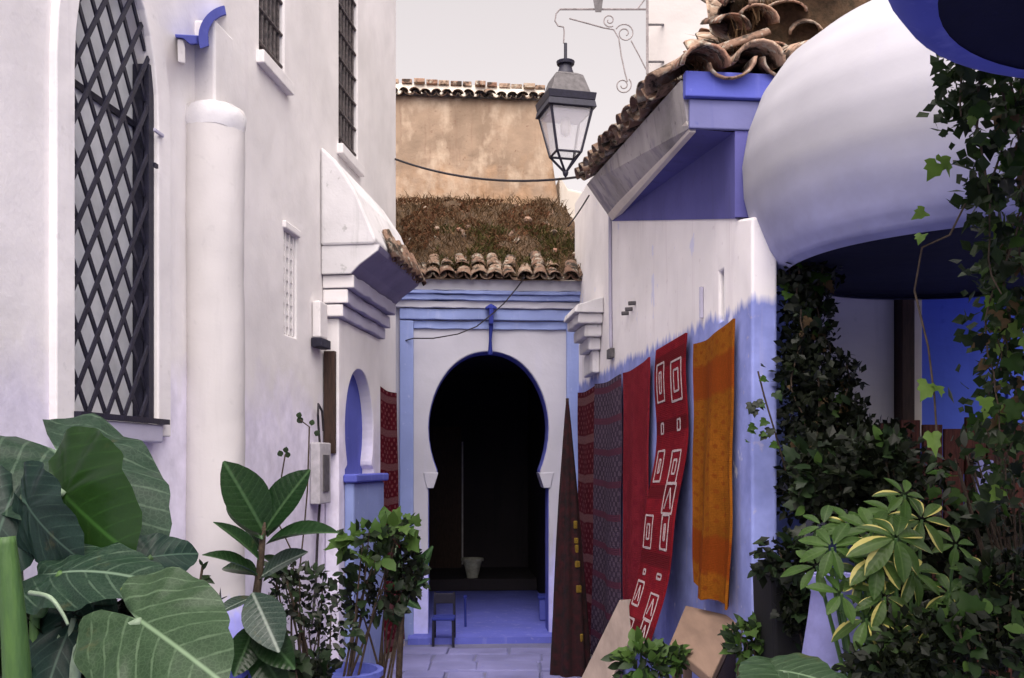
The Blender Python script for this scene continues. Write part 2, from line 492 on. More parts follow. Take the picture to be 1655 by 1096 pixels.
M['stem_pale'] = simple('pale green petiole', (0.22, 0.30, 0.20), 0.5, 0.3, 16, 0.1)
M['grass_olive'] = leaf_mat('olive roof weeds', (0.10, 0.085, 0.02), (0.035, 0.04, 0.010), per_island=True, trans=0.15, rough=0.8)
M['grass_rust'] = leaf_mat('rusty dead moss', (0.22, 0.095, 0.045), (0.075, 0.035, 0.018), per_island=True, trans=0.1, rough=0.9)
M['grass_dry'] = leaf_mat('dry roof grass', (0.24, 0.145, 0.075), (0.065, 0.042, 0.020), per_island=True, trans=0.15, rough=0.8)
# glass of the street lantern
def glass_mat(name, tint_, haze_):
    m, n, l, b, o = nodes_of(name)
    b.inputs['Base Color'].default_value = rgb(tint_); b.inputs['Roughness'].default_value = 0.15
    t = n.new('ShaderNodeBsdfTransparent')
    ms = n.new('ShaderNodeMixShader'); ms.inputs[0].default_value = haze_
    l.new(t.outputs[0], ms.inputs[1]); l.new(b.outputs[0], ms.inputs[2]); l.new(ms.outputs[0], o.inputs['Surface'])
    return m
M['glass'] = glass_mat('lantern glass', (0.75, 0.74, 0.78), 0.30)

def ground_mat():
    m, n, l, b, o = nodes_of('worn alley paving')
    pos = n.new('ShaderNodeNewGeometry').outputs['Position']
    f = n_noise(n, l, pos, 2.2, 6, 0.65)
    c = n_mix(n, l, n_ramp(n, l, f, 0.35, 0.68), (0.16, 0.16, 0.26), (0.10, 0.11, 0.23))
    d = n_noise(n, l, pos, 14, 5, 0.7)
    c = n_mix(n, l, n_ramp(n, l, d, 0.56, 0.72), c, (0.13, 0.12, 0.17))
    l.new(c, b.inputs['Base Color']); b.inputs['Roughness'].default_value = 0.8
    n_bump(n, l, d, 0.6, 0.02, b)
    return m
M['ground'] = ground_mat()
M['blue_front'] = plaster('faded blue board', (0.17, 0.175, 0.36), stain=(0.06, 0.07, 0.24), stain_amt=0.6, var=0.2)
M['blue_vivid'] = plaster('vivid blue paint', (0.10, 0.16, 0.70), stain=(0.05, 0.08, 0.45), stain_amt=0.4, var=0.12)
M['floor_blue'] = plaster('blue painted floor', (0.13, 0.15, 0.56), stain=(0.33, 0.34, 0.62), stain_amt=0.5, var=0.15, rough=0.7)

# ================================================================== ground
g = MB(); g.box(-60, 60, -40, 80, -0.3, 0.0)
GR = tag(g.build('ground', M['ground']), 'worn grey lilac paving of the narrow alley', None, kind='structure')
M['stone'] = plaster('worn painted flagstone', (0.22, 0.22, 0.43), stain=(0.13, 0.14, 0.36), stain_amt=0.7, var=0.25, rough=0.8, bump=0.9)
yy = 5.6
while yy < 8.66:
    dy = random.uniform(0.26, 0.40)
    if yy + dy > 8.66: break
    xx = -1.02 + 0.114 * (yy - 8.8) + 0.02
    xe = 1.50 - 0.098 * yy - 0.03
    while xx < xe - 0.12:
        dx = min(random.uniform(0.28, 0.55), xe - xx)
        j = lambda: random.uniform(-0.012, 0.012)
        h = random.uniform(0.010, 0.022)
        q = [V((xx + 0.008 + j(), yy + 0.008 + j(), -0.05)), V((xx + dx - 0.008 + j(), yy + 0.008 + j(), -0.05)), V((xx + dx - 0.008 + j(), yy + dy - 0.008 + j(), -0.05)), V((xx + 0.008 + j(), yy + dy - 0.008 + j(), -0.05))]
        MB().hexa(q + [p + V((0, 0, 0.05 + h + random.uniform(-0.003, 0.003))) for p in q]).build('paving_stone', M['stone'], GR, bevel=0.012)
        xx += dx
    yy += dy

# ---- clay roof tile, one mesh shared by all
def tile_mesh(name, mat, L=0.40, r0=0.095, r1=0.075, t=0.013, n=8):
    b = MB()
    for (y, r) in ((0, r0), (L, r1)):
        pass
    vs, fs = [], []
    for y, r in ((0.0, r0), (L, r1)):
        for rr in (r, r - t):
            for k in range(n + 1):
                q = math.pi * k / n
                vs.append(V((math.cos(q) * rr, y, math.sin(q) * rr * 0.85)))
    m = n + 1
    for k in range(n):
        fs.append((k, k + 1, 2 * m + k + 1, 2 * m + k))
        fs.append((m + k + 1, m + k, 3 * m + k, 3 * m + k + 1))
        fs.append((k + 1, k, m + k, m + k + 1))
        fs.append((2 * m + k, 2 * m + k + 1, 3 * m + k + 1, 3 * m + k))
    fs.append((0, 2 * m, 3 * m, m)); fs.append((n, m + n, 3 * m + n, 2 * m + n))
    b.add(vs, fs)
    me = b.mesh(name, mat, True)
    return me
TILE = tile_mesh('roof_tile', M['tile'])
TILE_D = tile_mesh('roof_tile', M['tile_dark'])

def tile_at(parent, me, p, along, up, scale=1.0, flip=False, jit=0.06):
    y = V(up).normalized()
    x = (V(along) - y * V(along).dot(y)).normalized()
    z = x.cross(y)
    R = Matrix((x, y, z)).transposed().to_4x4()
    if flip: R = R @ Matrix.Rotation(math.pi, 4, 'Y')
    R = R @ Matrix.Rotation(random.uniform(-jit, jit), 4, 'Z') @ Matrix.Rotation(random.uniform(-jit, jit), 4, 'X') @ Matrix.Rotation(random.uniform(-jit, jit) * 2, 4, 'Y')
    s = scale * random.uniform(0.93, 1.07)
    return link('roof_tile', me, parent, Matrix.Translation(V(p)) @ R @ Matrix.Diagonal((s * random.uniform(0.9, 1.0 + jit), s * random.uniform(1 - jit, 1.0), s * random.uniform(1.0 - 2.2 * jit, 1.0), 1)))

def tile_rows(parent, me, p0, p1, up, n, rows=2, over=0.08, scale=1.0, step=0.27, lift=0.02, skip=0.0, jit=0.06):
    p0, p1 = V(p0), V(p1)
    a = (p1 - p0); y = V(up).normalized()
    zz = a.normalized().cross(y)
    if zz.z < 0:
        p0, p1 = p1, p0; a = -a; zz = -zz
    for r in range(rows):
        for i in range(n):
            if r and random.random() < skip: continue
            f = (i + 0.5) / n
            base = p0 + a * f + y * (r * step * scale - over) + zz * (lift + 0.012 * r + random.uniform(-0.006, 0.008))
            tile_at(parent, me, base + zz * 0.03 * scale, a, y, scale, False, jit)
            if r == 0 and i < n - 1:
                tile_at(parent, me, p0 + a * ((i + 1.0) / n) + y * (-over * 0.8) + zz * (lift + 0.045 * scale), a, y, scale * 0.95, True, jit)

def grass_stuff(name, parent, pts_fn, count, h0, h1, mat, lean=0.5, w=0.006):
    b = MB()
    for i in range(count):
        p, nrm = pts_fn()
        h = random.uniform(h0, h1)
        d = (V((random.uniform(-1, 1), random.uniform(-1, 1), random.uniform(0.1, 1.0))) * lean + V(nrm)).normalized()
        s = d.cross(V((random.uniform(-1, 1), random.uniform(-1, 1), 0.1))).normalized() * w * random.uniform(0.6, 1.6)
        k = V((random.uniform(-1, 1), random.uniform(-1, 1), -random.uniform(0, 1))) * h * 0.35
        b.add([p - s, p + s, p + d * h * 0.6 + s * 0.8, p + d * h * 0.6 - s * 0.8, p + d * h + k], [(0, 1, 2, 3), (3, 2, 4)])
    me = bpy.data.meshes.new(name)
    o = ORG[parent.name]
    me.from_pydata([tuple(v - o) for v in b.v], [], b.f); me.materials.append(mat)
    ob = link(name, me, parent)
    ob['kind'] = 'stuff'
    return ob

# ================================================================== left white house
LH = empty('white_house', LW(6.0, 0), 'tall white limewashed house along the left side of the alley', 'house')
def arch_pts(uc, hw, z0, zs, rise, n=14):
    p = [(uc - hw, z0), (uc + hw, z0), (uc + hw, zs)]
    for k in range(1, n):
        t = math.pi * k / n
        p.append((uc + hw * math.cos(t), zs + rise * math.sin(t)))
    p.append((uc - hw, zs))
    return p
WA = arch_pts(3.934, 0.319, 1.77, 3.06, 0.56)
w_up1 = [(5.51, 3.89), (5.91, 3.89), (5.91, 5.6), (5.51, 5.6)]
w_up2 = [(7.04, 3.87), (7.53, 3.87), (7.53, 5.6), (7.04, 5.6)]
vent = [(5.91, 2.38), (6.13, 2.38), (6.13, 3.0), (5.91, 3.0)]
b = MB(); b.slab(LW, [(-1.0, -0.2), (8.8, -0.2), (8.8, 6.1), (-1.0, 6.1)], [WA, w_up1, w_up2, vent], -0.30, 0.0)
b.fbox(LW, -1.0, 8.8, -0.2, 6.1, -2.5, -0.304)
b.build('wall', M['wall_left'], LH, bevel=0.012)
# raised band around the tall window with small capitals at the springing
b = MB()
b.slab(LW, arch_pts(3.934, 0.44, 1.72, 3.06, 0.68), [arch_pts(3.934, 0.322, 1.77, 3.058, 0.562)], -0.004, 0.030)
b.build('window_surround', M['white'], LH, bevel=0.006)
b = MB(); b.fbox(LW, 4.20, 4.285, 3.01, 3.026, 0.031, 0.042); b.build('impost', M['lilac'], LH, bevel=0.004)
# tall grilled window
WIN = MB(); WIN.fbox(LW, 3.62, 4.25, 1.772, 3.62, -0.11, -0.06)
WIN_o = WIN.build('window', M['pane'], LH)
b = MB(); b.fbox(LW, 4.20, 4.251, 1.772, 3.30, -0.058, -0.014); b.build('reveal_shade', M['iron'], WIN_o)  # black strip paints in the shaded window reveal
b = MB(); b.fbox(LW, 3.58, 4.26, 1.69, 1.768, -0.10, 0.05); b.build('sill', M['lilac'], WIN_o, bevel=0.008)
b = MB(); b.fbox(LW, 3.60, 4.30, 1.770, 1.792, 0.032, 0.060); b.build('bottom_rail', M['iron'], WIN_o)
b = MB(); b.fbox(LW, 4.205, 4.249, 1.793, 3.30, -0.011, 0.012); b.build('side_rail', M['iron'], WIN_o)
b = MB(); b.fbox(LW, 4.20, 4.23, 2.86, 2.878, 0.031, 0.042); b.build('hinge_pin', M['iron'], WIN_o)
b = MB(); b.fbox(LW, 3.618, 4.25, 3.03, 3.055, -0.058, -0.045); b.build('glazing_bar', M['iron'], WIN_o)
def in_win(u, z):
    if not (3.615 < u < 4.212 and z > 1.785): return False
    if z < 3.06: return True
    q = (u - 3.934) / 0.319; r = (z - 3.06) / 0.56
    return q * q + r * r < 1
sl = 1.53
for sg in (1, -1):
    c = -20
    for k in range(-20, 21):
        u0 = 3.934 + k * 0.1335 + (0.0 if sg > 0 else 0.03)
        ins = []
        for j in range(-200, 201):
            t = j / 200.0 * 1.9
            u, z = u0 + t * 0.9, 2.7 + sg * sl * t * 0.9
            if in_win(u, z): ins.append((u, z))
        if len(ins) < 4: continue
        (ua, za), (ub, zb) = ins[0], ins[-1]
        d = V((ub - ua, zb - za)).normalized(); q = V((-d.y, d.x)) * 0.0100
        w0, w1 = (0.002, 0.010) if sg > 0 else (-0.010, -0.002)
        pts = [(ua - q.x, za - q.y), (ua + q.x, za + q.y), (ub + q.x, zb + q.y), (ub - q.x, zb - q.y)]
        b = MB(); b.hexa([LW(u, z, w0) for u, z in pts] + [LW(u, z, w1) for u, z in pts])
        b.build('grille_bar', M['iron'], WIN_o)
# upper windows with old iron grilles
for (u0, u1, z0) in ((5.51, 5.91, 3.89), (7.04, 7.53, 3.87)):
    b = MB(); b.fbox(LW, u0 + 0.003, u1 - 0.003, z0 + 0.003, 5.597, -0.24, -0.20)
    wo2 = b.build('window', M['dark_pane'], LH)
    b = MB(); b.fbox(LW, u0 - 0.05, u1 + 0.05, z0 - 0.075, z0 - 0.003, -0.05, 0.045); b.build('sill', M['white'], wo2, bevel=0.006)
    nb = 6
    for k in range(nb):
        uu = u0 + (u1 - u0) * (k + 0.5) / nb
        b = MB(); b.tube([LW(uu, z0, -0.03), LW(uu, 5.6, -0.03)], 0.011, 6); b.build('grille_bar', M['rust'], wo2)
    for k in range(9):
        zz = z0 + 0.08 + k * 0.19
        b = MB(); b.tube([LW(u0, zz, -0.018), LW(u1, zz, -0.018)], 0.010, 6); b.build('grille_bar', M['rust'], wo2)
# narrow lattice vent
b = MB(); b.fbox(LW, 5.913, 6.127, 2.383, 2.997, -0.16, -0.05); vo = b.build('vent', M['grey_plaster'], LH)
for k in range(3):
    uu = 5.95 + k * 0.07
    b = MB(); b.fbox(LW, uu, uu + 0.025, 2.384, 2.996, -0.048, -0.01); b.build('lattice_bar', M['white'], vo)
for k in range(8):
    zz = 2.43 + k * 0.07
    b = MB(); b.fbox(LW, 5.914, 6.126, zz, zz + 0.03, -0.046, -0.014); b.build('lattice_bar', M['white'], vo)
b = MB(); b.fbox(LW, 5.88, 6.16, 3.003, 3.05, -0.02, 0.02); b.build('lintel', M['white'], vo, bevel=0.008)
# engaged round column with pilaster and the start of a blue arch above it
b = MB()
c0 = LW(4.70, 0, 0.085)
b.lathe(c0, [(0.20, -0.02), (0.20, 0.70), (0.185, 0.76), (0.185, 0.86), (0.165, 0.92)] + [(0.1425 - 0.003 * k / 24, 0.97 + 2.23 * k / 24) for k in range(25)] + [(0.1395, 3.201), (0.145, 3.235), (0.138, 3.27), (0.09, 3.295), (0.0, 3.295)], 40)
for k, p in enumerate(b.v):
    f = 0.009 * noise.noise(V((p.x * 6, p.y * 6, p.z * 1.6))) + 0.005 * noise.noise(p * 14)
    b.v[k] = p + V((p.x - c0.x, p.y - c0.y, 0)).normalized() * f if (p - c0).xy.length > 0.01 else p
b.build('column', M['column'], LH, smooth=True, sharp=50)
b = MB(); b.lathe(c0, [(0.139, 3.17), (0.1475, 3.20), (0.149, 3.245), (0.140, 3.272)], 40)
for k, p in enumerate(b.v): b.v[k] = p + V((p.x - c0.x, p.y - c0.y, 0)).normalized() * 0.006 * noise.noise(p * 22) + V((0, 0, 0.02 * noise.noise(V((p.x * 9, p.y * 9, 3)))))
b.build('neck_ring', M['aged'], LH, smooth=True)
b = MB(); b.fbox(LW, 4.68, 4.90, 3.26, 3.70, -0.02, 0.10); b.build('pilaster', M['white'], LH, bevel=0.012)
def Lpx(px, py, w):       # point of the plane w in front of the left wall, from a photograph pixel
    q = (px - 827.5) / FPX
    u = (2.033 - 0.9936 * w) / (0.114 - q)
    return LW(u, EYE + (HZ - py) / FPX * u, w)
def lprism(name, poly, w0, w1, mat, bev=0.004):
    b = MB(); n = len(poly)
    b.add([Lpx(x, y, w0) for x, y in poly] + [Lpx(x, y, w1) for x, y in poly],
          [(i, (i + 1) % n, (i + 1) % n + n, i + n) for i in range(n)] +
          [tuple(t) for t in tessellate_polygon([[V((x, y, 0)) for x, y in poly]])] +
          [tuple(k + n for k in t) for t in tessellate_polygon([[V((x, y, 0)) for x, y in poly]])])
    return b.build(name, M[mat], LH, bevel=bev)
lprism('capital', [(284, 57), (338, 60), (338, 71), (308, 73), (298, 64), (285, 62)], -0.02, 0.10, 'blue_mid', 0.003)
lprism('bracket', [(288, 64), (297, 66), (300, 78), (300, 104), (289, 102)], -0.02, 0.09, 'white')
out_, in_ = [], []
for k in range(15):
    t = -0.35 + 1.75 * k / 14
    out_.append((372 - 50 * math.cos(t), 62 - 52 * math.sin(t)))
    in_.append((372 - 35 * math.cos(t), 62 - 38 * math.sin(t)))
lprism('arch_moulding', out_ + in_[::-1], -0.02, 0.11, 'blue_mid', 0.0)

# boxes and pipes on the left wall
b = MB(); b.fbox(LW, 6.38, 6.62, 1.34, 1.74, 0.004, 0.07)
mo = b.build('meter_box', M['box_grey'], None, bevel=0.008)
tag(mo, 'pale grey electric meter box low on the left wall', 'meter box')
b = MB(); b.fbox(LW, 6.44, 6.56, 1.42, 1.66, 0.072, 0.078); b.build('door', M['iron_grey'], mo)
b = MB(); b.fbox(LW, 6.42, 6.58, 2.42, 2.66, 0.004, 0.06)
jo = b.build('junction_box', M['white'], None, bevel=0.01)
tag(jo, 'small white cable box on the left wall below the canopy end', 'cable box')
b = MB(); b.fbox(LW, 6.40, 6.60, 2.36, 2.418, 0.004, 0.075); b.build('bottom_cap', M['iron'], jo, bevel=0.005)
b = MB()
b.tube([LW(6.50, 1.34, 0.03), LW(6.45, 1.1, 0.03), LW(6.38, 0.8, 0.04), LW(6.30, 0.55, 0.04)], 0.009, 5)
b.tube([LW(6.50, 1.74, 0.03), LW(6.47, 1.86, 0.03), LW(6.40, 1.92, 0.05), LW(6.44, 1.99, 0.04), LW(6.55, 1.95, 0.03), LW(6.58, 1.82, 0.03)], 0.008, 5)
tag(b.build('cable', M['cable']), 'loose black cable curling above and below the meter box', 'cable')

# ================================================================== wall fountain canopy with niche (left)
NB = empty('wall_fountain', LW(7.25, 0, 0.05), 'tiled canopy with stepped cornice over a blue arched niche on the left wall', 'wall fountain')
def horseshoe(uc, hw, pinch, z0, z1, zp, zc, zt, n=12):
    """keyhole outline, anticlockwise from bottom left: jambs, imposts, bulging arch with a slight point"""
    R_ = [(uc + hw, z0), (uc + hw, z1), (uc + pinch, zp - 0.03), (uc + pinch, zp)]
    for k in range(1, 5):
        t = -0.545 + 0.545 * k / 4
        R_.append((uc + hw * 1.0 * math.cos(t) if k < 4 else uc + hw, zc + (zc - zp) / 0.518 * math.sin(t)))
    for k in range(1, n):
        t = math.pi / 2 * k / n
        R_.append((uc + hw * math.cos(t) ** 0.93, zc + (zt - zc) * math.sin(t) ** 1.06))
    L_ = [(2 * uc - u, z) for u, z in R_][::-1]
    return R_ + [(uc, zt)] + L_
niche = horseshoe(7.235, 0.385, 0.33, 1.50, 1.56, 1.62, 1.86, 2.29)
b = MB(); b.slab(LW, [(6.70, -0.1), (7.84, -0.1), (7.84, 2.585), (6.70, 2.585)], [niche], 0.004, 0.10)
b.build('surround', M['wall_left'], NB, bevel=0.008)
b = MB(); b.slab(LW, [(6.83, 1.47), (7.66, 1.47), (7.66, 2.33), (6.83, 2.33)], [], 0.002, 0.012); b.build('niche_back', M['blue_mid'], NB)
b = MB(); b.fbox(LW, 6.82, 7.68, 0.0, 1.47, 0.102, 0.17); b.build('basin_front', M['blue_light'], NB, bevel=0.015)
b = MB(); b.fbox(LW, 6.79, 7.71, 1.472, 1.53, 0.102, 0.20); b.build('ledge', M['blue_mid'], NB, bevel=0.012)
for (z0, z1, w) in ((2.59, 2.675, 0.135), (2.678, 2.775, 0.17), (2.778, 2.87, 0.215)):
    b = MB(); b.wbox(LW, 6.70 - w * 0.15, 7.84 + w * 0.15, z0, z1, 0.004, w, 0.006); cs = b.build('cornice_step', M['lilac'], NB, bevel=0.008)  # lilac puts the shade of the side faces into the colour
    ue = 6.70 - w * 0.15
    b = MB(); b.fbox(LW, ue - 0.022, ue - 0.002, z0 + 0.003, z1 - 0.003, 0.004, w + 0.003); b.build('lit_end_cap', M['white'], cs, bevel=0.006)  # white plate paints the lit end of each step
b = MB(); b.sweep(LW, [(0.004, 2.872), (0.20, 2.872), (0.26, 2.93), (0.385, 3.02), (0.40, 3.055), (0.004, 3.055)], 6.64, 7.93); b.build('eave_soffit', M['soffit_left'], NB)
b = MB(); b.sweep(LW, [(0.004, 2.868), (0.205, 2.868), (0.265, 2.928), (0.39, 3.018), (0.405, 3.057), (0.004, 3.057)], 6.615, 6.638); b.build('canopy_end', M['aged'], NB, bevel=0.006)
b = MB(); b.sweep(LW, [(0.004, 3.058), (0.37, 3.058), (0.38, 3.09), (0.24, 3.42), (0.10, 3.63), (0.004, 3.72)], 6.60, 7.95); b.build('canopy_roof', M['aged'], NB, bevel=0.02)
tile_rows(NB, TILE_D, LW(6.9, 3.07, 0.36), LW(7.98, 3.07, 0.36), LW(0, 0.5, -0.22) - LW(0, 0, 0), 8, 1, 0.06, 0.62, jit=0.12)
b = MB(); b.fbox(LW, 6.655, 6.693, 1.67, 2.36, 0.008, 0.085); tag(b.build('dark_board', M['wood_dark'], None, bevel=0.004), 'narrow dark wooden board against the end of the wall fountain', 'board')

# ================================================================== gateway at the end of the alley
GW = empty('gateway', PW(0.79, 0), 'pale blue gateway wall with a horseshoe arch and tiled overgrown roof', 'gateway')
arch = horseshoe(0.79, 0.552, 0.475, -0.05, 1.40, 1.54, 1.93, 2.63, 14)
b = MB(); b.slab(PW, [(-0.25, -0.2), (1.95, -0.2), (1.95, 3.26), (-0.25, 3.26)], [arch], -0.28, 0.0)
b.build('wall', M['portal'], GW, bevel=0.012)
# blue lining of the opening: thin shell following the arch
b = MB()
pts = arch[:]
ins = horseshoe(0.79, 0.548, 0.471, -0.05, 1.40, 1.545, 1.93, 2.626, 14)
n_ = len(pts); vs, fs = [], []
for (u, z), (u2, z2) in zip(pts, ins):
    vs += [PW(u2, z2, -0.03), PW(u2, z2, -0.278), PW(u * 0.999 + 0.0008, z, -0.03), PW(u * 0.999 + 0.0008, z, -0.278)]
for i in range(n_ - 1):
    a, c = i * 4, (i + 1) * 4
    fs += [(a, c, c + 1, a + 1), (a, a + 2, c + 2, c), (a + 1, c + 1, c + 3, a + 3)]
b.add(vs, fs); b.build('arch_lining', M['blue_mid'], GW)
for (u0, u1) in ((-0.02, 0.105), (1.50, 1.64)):
    b = MB(); b.fbox(PW, u0, u1, 0.0, 2.90, 0.003, 0.05); b.build('frame_pilaster', M['blue_light'], GW, bevel=0.008)
b = MB(); b.wbox(PW, -0.02, 1.64, 2.91, 3.008, 0.003, 0.06, 0.004); b.build('frame_head', M['blue_light'], GW, bevel=0.008)
for (z0, z1, w, mt) in ((3.013, 3.075, 0.085, 'portal'), (3.078, 3.125, 0.12, 'blue_light'), (3.128, 3.16, 0.15, 'blue_light'), (3.163, 3.262, 0.13, 'portal')):
    b = MB(); b.wbox(PW, -0.06, 1.75, z0, z1, 0.003, w, 0.005); b.build('cornice_step', M[mt], GW, bevel=0.006)
b = MB(); b.wbox(PW, 0.105, 1.50, 2.83, 2.90, 0.003, 0.025, 0.005); b.build('panel_moulding', M['blue_light'], GW, bevel=0.005)
for s in (-1, 1):
    u = 0.79 + s * 0.535
    b = MB(); b.hexa([PW(u - 0.03, 1.38, 0.012), PW(u + 0.03, 1.38, 0.012), PW(u + 0.03, 1.38, -0.27), PW(u - 0.03, 1.38, -0.27),
                      PW(u - 0.075, 1.52, 0.012), PW(u + 0.06, 1.52, 0.012), PW(u + 0.06, 1.52, -0.27), PW(u - 0.075, 1.52, -0.27)] if s > 0 else
                     [PW(u - 0.03, 1.38, 0.012), PW(u + 0.03, 1.38, 0.012), PW(u + 0.03, 1.38, -0.27), PW(u - 0.03, 1.38, -0.27),
                      PW(u - 0.06, 1.52, 0.012), PW(u + 0.075, 1.52, 0.012), PW(u + 0.075, 1.52, -0.27), PW(u - 0.06, 1.52, -0.27)])
    b.build('impost', M['portal'], GW, bevel=0.004)
# dark covered passage behind the arch
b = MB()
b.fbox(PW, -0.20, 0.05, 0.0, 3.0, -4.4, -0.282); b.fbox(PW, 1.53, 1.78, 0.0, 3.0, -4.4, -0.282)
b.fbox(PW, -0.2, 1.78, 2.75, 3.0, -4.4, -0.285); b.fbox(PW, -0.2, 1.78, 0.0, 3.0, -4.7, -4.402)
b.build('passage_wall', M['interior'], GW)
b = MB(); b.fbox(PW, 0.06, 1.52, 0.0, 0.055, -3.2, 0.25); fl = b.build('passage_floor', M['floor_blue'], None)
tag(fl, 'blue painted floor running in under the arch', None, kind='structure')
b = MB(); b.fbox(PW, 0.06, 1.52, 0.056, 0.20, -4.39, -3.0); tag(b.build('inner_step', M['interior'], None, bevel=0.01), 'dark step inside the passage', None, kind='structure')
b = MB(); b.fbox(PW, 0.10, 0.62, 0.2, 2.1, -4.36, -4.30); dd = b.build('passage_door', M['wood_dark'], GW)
b = MB(); b.fbox(PW, 0.625, 0.645, 0.25, 1.9, -4.30, -4.28); b.build('door_edge', M['box_grey'], dd)
# roof: bed of earth, eave tiles, dry grass
def RP(u, t, h=0.0):      # t 0 at the eave, 1 at the ochre wall behind
    return PW(u, 3.27 + 1.22 * t + h, 0.17 - 2.15 * t)
b = MB()
NU, NT = 36, 30
vs, fs = [], []
for j in range(NT + 1):
    for i in range(NU + 1):
        u = -0.25 + 2.0 * i / NU; t = j / NT
        h = 0.10 * (noise.noise(V((u * 3, t * 5, 1.3))) + 0.5 * noise.noise(V((u * 9, t * 14, 4)))) * min(1, t * 6) + 0.02
        vs.append(RP(u, t, h))
for j in range(NT):
    for i in range(NU):
        a = j * (NU + 1) + i
        fs.append((a, a + 1, a + NU + 2, a + NU + 1))
b.add(vs, fs)
b.add([RP(-0.25, 0, -0.01), RP(1.75, 0, -0.01), RP(1.75, 1, -0.01), RP(-0.25, 1, -0.01)], [(0, 1, 2, 3)])
b.build('roof_bed', M['earth'], GW, smooth=True)
tile_rows(GW, TILE_D, RP(-0.2, 0.0), RP(1.72, 0.0), RP(0, 1) - RP(0, 0), 14, 2, 0.07, 0.72, jit=0.14, skip=0.35)
for i in range(70):
    u, t = random.uniform(-0.05, 1.7), random.uniform(0.08, 0.95) ** 1.2
    tile_at(GW, TILE_D, RP(u, t, 0.02), PW(1, 0) - PW(0, 0), RP(0, 1) - RP(0, 0), random.uniform(0.3, 0.5), random.random() < 0.4, 0.5)
def rp_pt():
    t = random.random() ** 1.1
    return RP(random.uniform(-0.2, 1.72), t, 0.05), (0, -0.35, 1)
grass_stuff('dry_grass', GW, rp_pt, 4200, 0.03, 0.14, M['grass_dry'], 1.9, 0.004)
def rp_patch(u0, u1, t0, t1, k):
    def f():
        while True:
            u, t = random.uniform(u0, u1), random.uniform(t0, t1)
            if noise.noise(V((u * 3.1 + k, t * 4.3, k))) > -0.08: return RP(u, t, 0.05), (0, -0.35, 1)
    return f
grass_stuff('olive_weeds', GW, rp_patch(0.3, 1.72, 0.03, 0.55, 2.0), 1500, 0.03, 0.12, M['grass_olive'], 1.6, 0.006)
grass_stuff('rusty_moss', GW, rp_patch(-0.2, 1.5, 0.25, 1.0, 7.0), 4200, 0.015, 0.06, M['grass_rust'], 2.6, 0.008)
for i in range(7):
    u, t = random.uniform(0, 1.7), random.uniform(0.0, 0.75)
    p = RP(u, t, 0.09); s = random.uniform(0.02, 0.05)
    b = MB(); b.lathe(p, [(0, -s), (s * 0.9, -s * 0.5), (s * 1.1, 0.1 * s), (s * 0.6, s * 0.7), (0, s * 0.8)], 6, 1, random.uniform(0.6, 1.2)); b.build('roof_stone', M['tile'], GW)

# small iron bracket lamp over the arch, wires
b = MB(); b.fbox(PW, 0.785, 0.825, 2.86, 3.00, 0.065, 0.16)
bl = b.build('gate_lamp', M['blue_deep'], None, bevel=0.008); tag(bl, 'small blue lamp fitting hanging over the top of the horseshoe arch', 'lamp')
b = MB(); b.tube([PW(0.805, 2.86, 0.11), PW(0.80, 2.72, 0.09), PW(0.80, 2.60, 0.06)], [0.02, 0.013, 0.022], 6); b.build('stem', M['blue_deep'], bl)
b = MB(); b.lathe(PW(0.805, 3.0, 0.11), [(0.0, 0.05), (0.05, 0.02), (0.055, 0.0), (0.02, -0.005)], 10); b.build('cap', M['blue_deep'], bl)
def sag(p, q, s, n=16):
    p, q = V(p), V(q)
    return [p.lerp(q, i / n) - V((0, 0, s * 4 * (i / n) * (1 - i / n))) for i in range(n + 1)]
b = MB(); b.tube(sag(P(632, 255, 8.78), P(962, 282, 7.6), 0.115), 0.010, 5)
tag(b.build('overhead_cable', M['cable']), 'black cable sagging across the alley in front of the ochre wall', 'cable')
b = MB(); b.tube([P(650, 552, 8.98), P(668, 547, 8.9), P(700, 547, 8.9), P(740, 540, 8.88), P(770, 528, 8.86), P(795, 508, 8.84), P(815, 490, 8.82), P(835, 466, 8.80), P(848, 448, 8.72)], 0.006, 5)
tag(b.build('thin_wire', M['cable']), 'thin dark wire looping over the gateway to its small lamp', 'wire')
b = MB(); b.tube(sag(P(952, 316, 7.5), P(918, 366, 8.6), 0.01), 0.006, 5)
tag(b.build('short_wire', M['cable']), 'short wire slanting down from the right eave', 'wire')

# ================================================================== ochre house behind the gateway
OC = empty('ochre_house', PW(0.5, 0, -2.2), 'weathered ochre rendered house rising behind the gateway roof', 'house')
b = MB()
F0 = lambda u, z, w=0: PW(u, z, w - 2.05)
b.slab(F0, [(-1.2, 3.05), (1.70, 3.05), (1.67, 4.6), (1.50, 5.70), (-0.12, 5.72), (-1.2, 5.74)], [], -2.5, 0.0)
b.build('wall', M['ochre'], OC, bevel=0.03)
tile_rows(OC, TILE_D, F0(-0.6, 5.71, 0.02), F0(1.56, 5.69, 0.02), F0(0, 0.15, -0.4) - F0(0, 0, 0), 18, 1, 0.08, 0.62, jit=0.1)
for i in range(15):
    u = -0.5 + i * 0.137
    b = MB(); b.fbox(F0, u, u + 0.11 + random.uniform(-0.015, 0.02), 5.885 - 0.0024 * i, 5.935 - 0.0024 * i, -0.45, -0.06 + random.uniform(-0.03, 0.03)); b.build('ridge_brick', M['tile'], OC, bevel=0.006)
b = MB(); b.sweep(F0, [(-0.05, 5.70), (-0.10, 5.883), (-2.4, 5.883), (-2.4, 5.70)], -1.1, 1.52); b.build('coping_bed', M['cream'], OC)
CW = MB(); CW.slab(F0, [(1.72, 1.0), (2.6, 1.0), (2.6, 4.6), (1.80, 4.75), (1.70, 4.9)], [], -1.5, -0.15)
tag(CW.build('cream_wall', M['cream'], None, bevel=0.02), 'narrow cream wall beside the ochre house behind the right eave', 'wall')

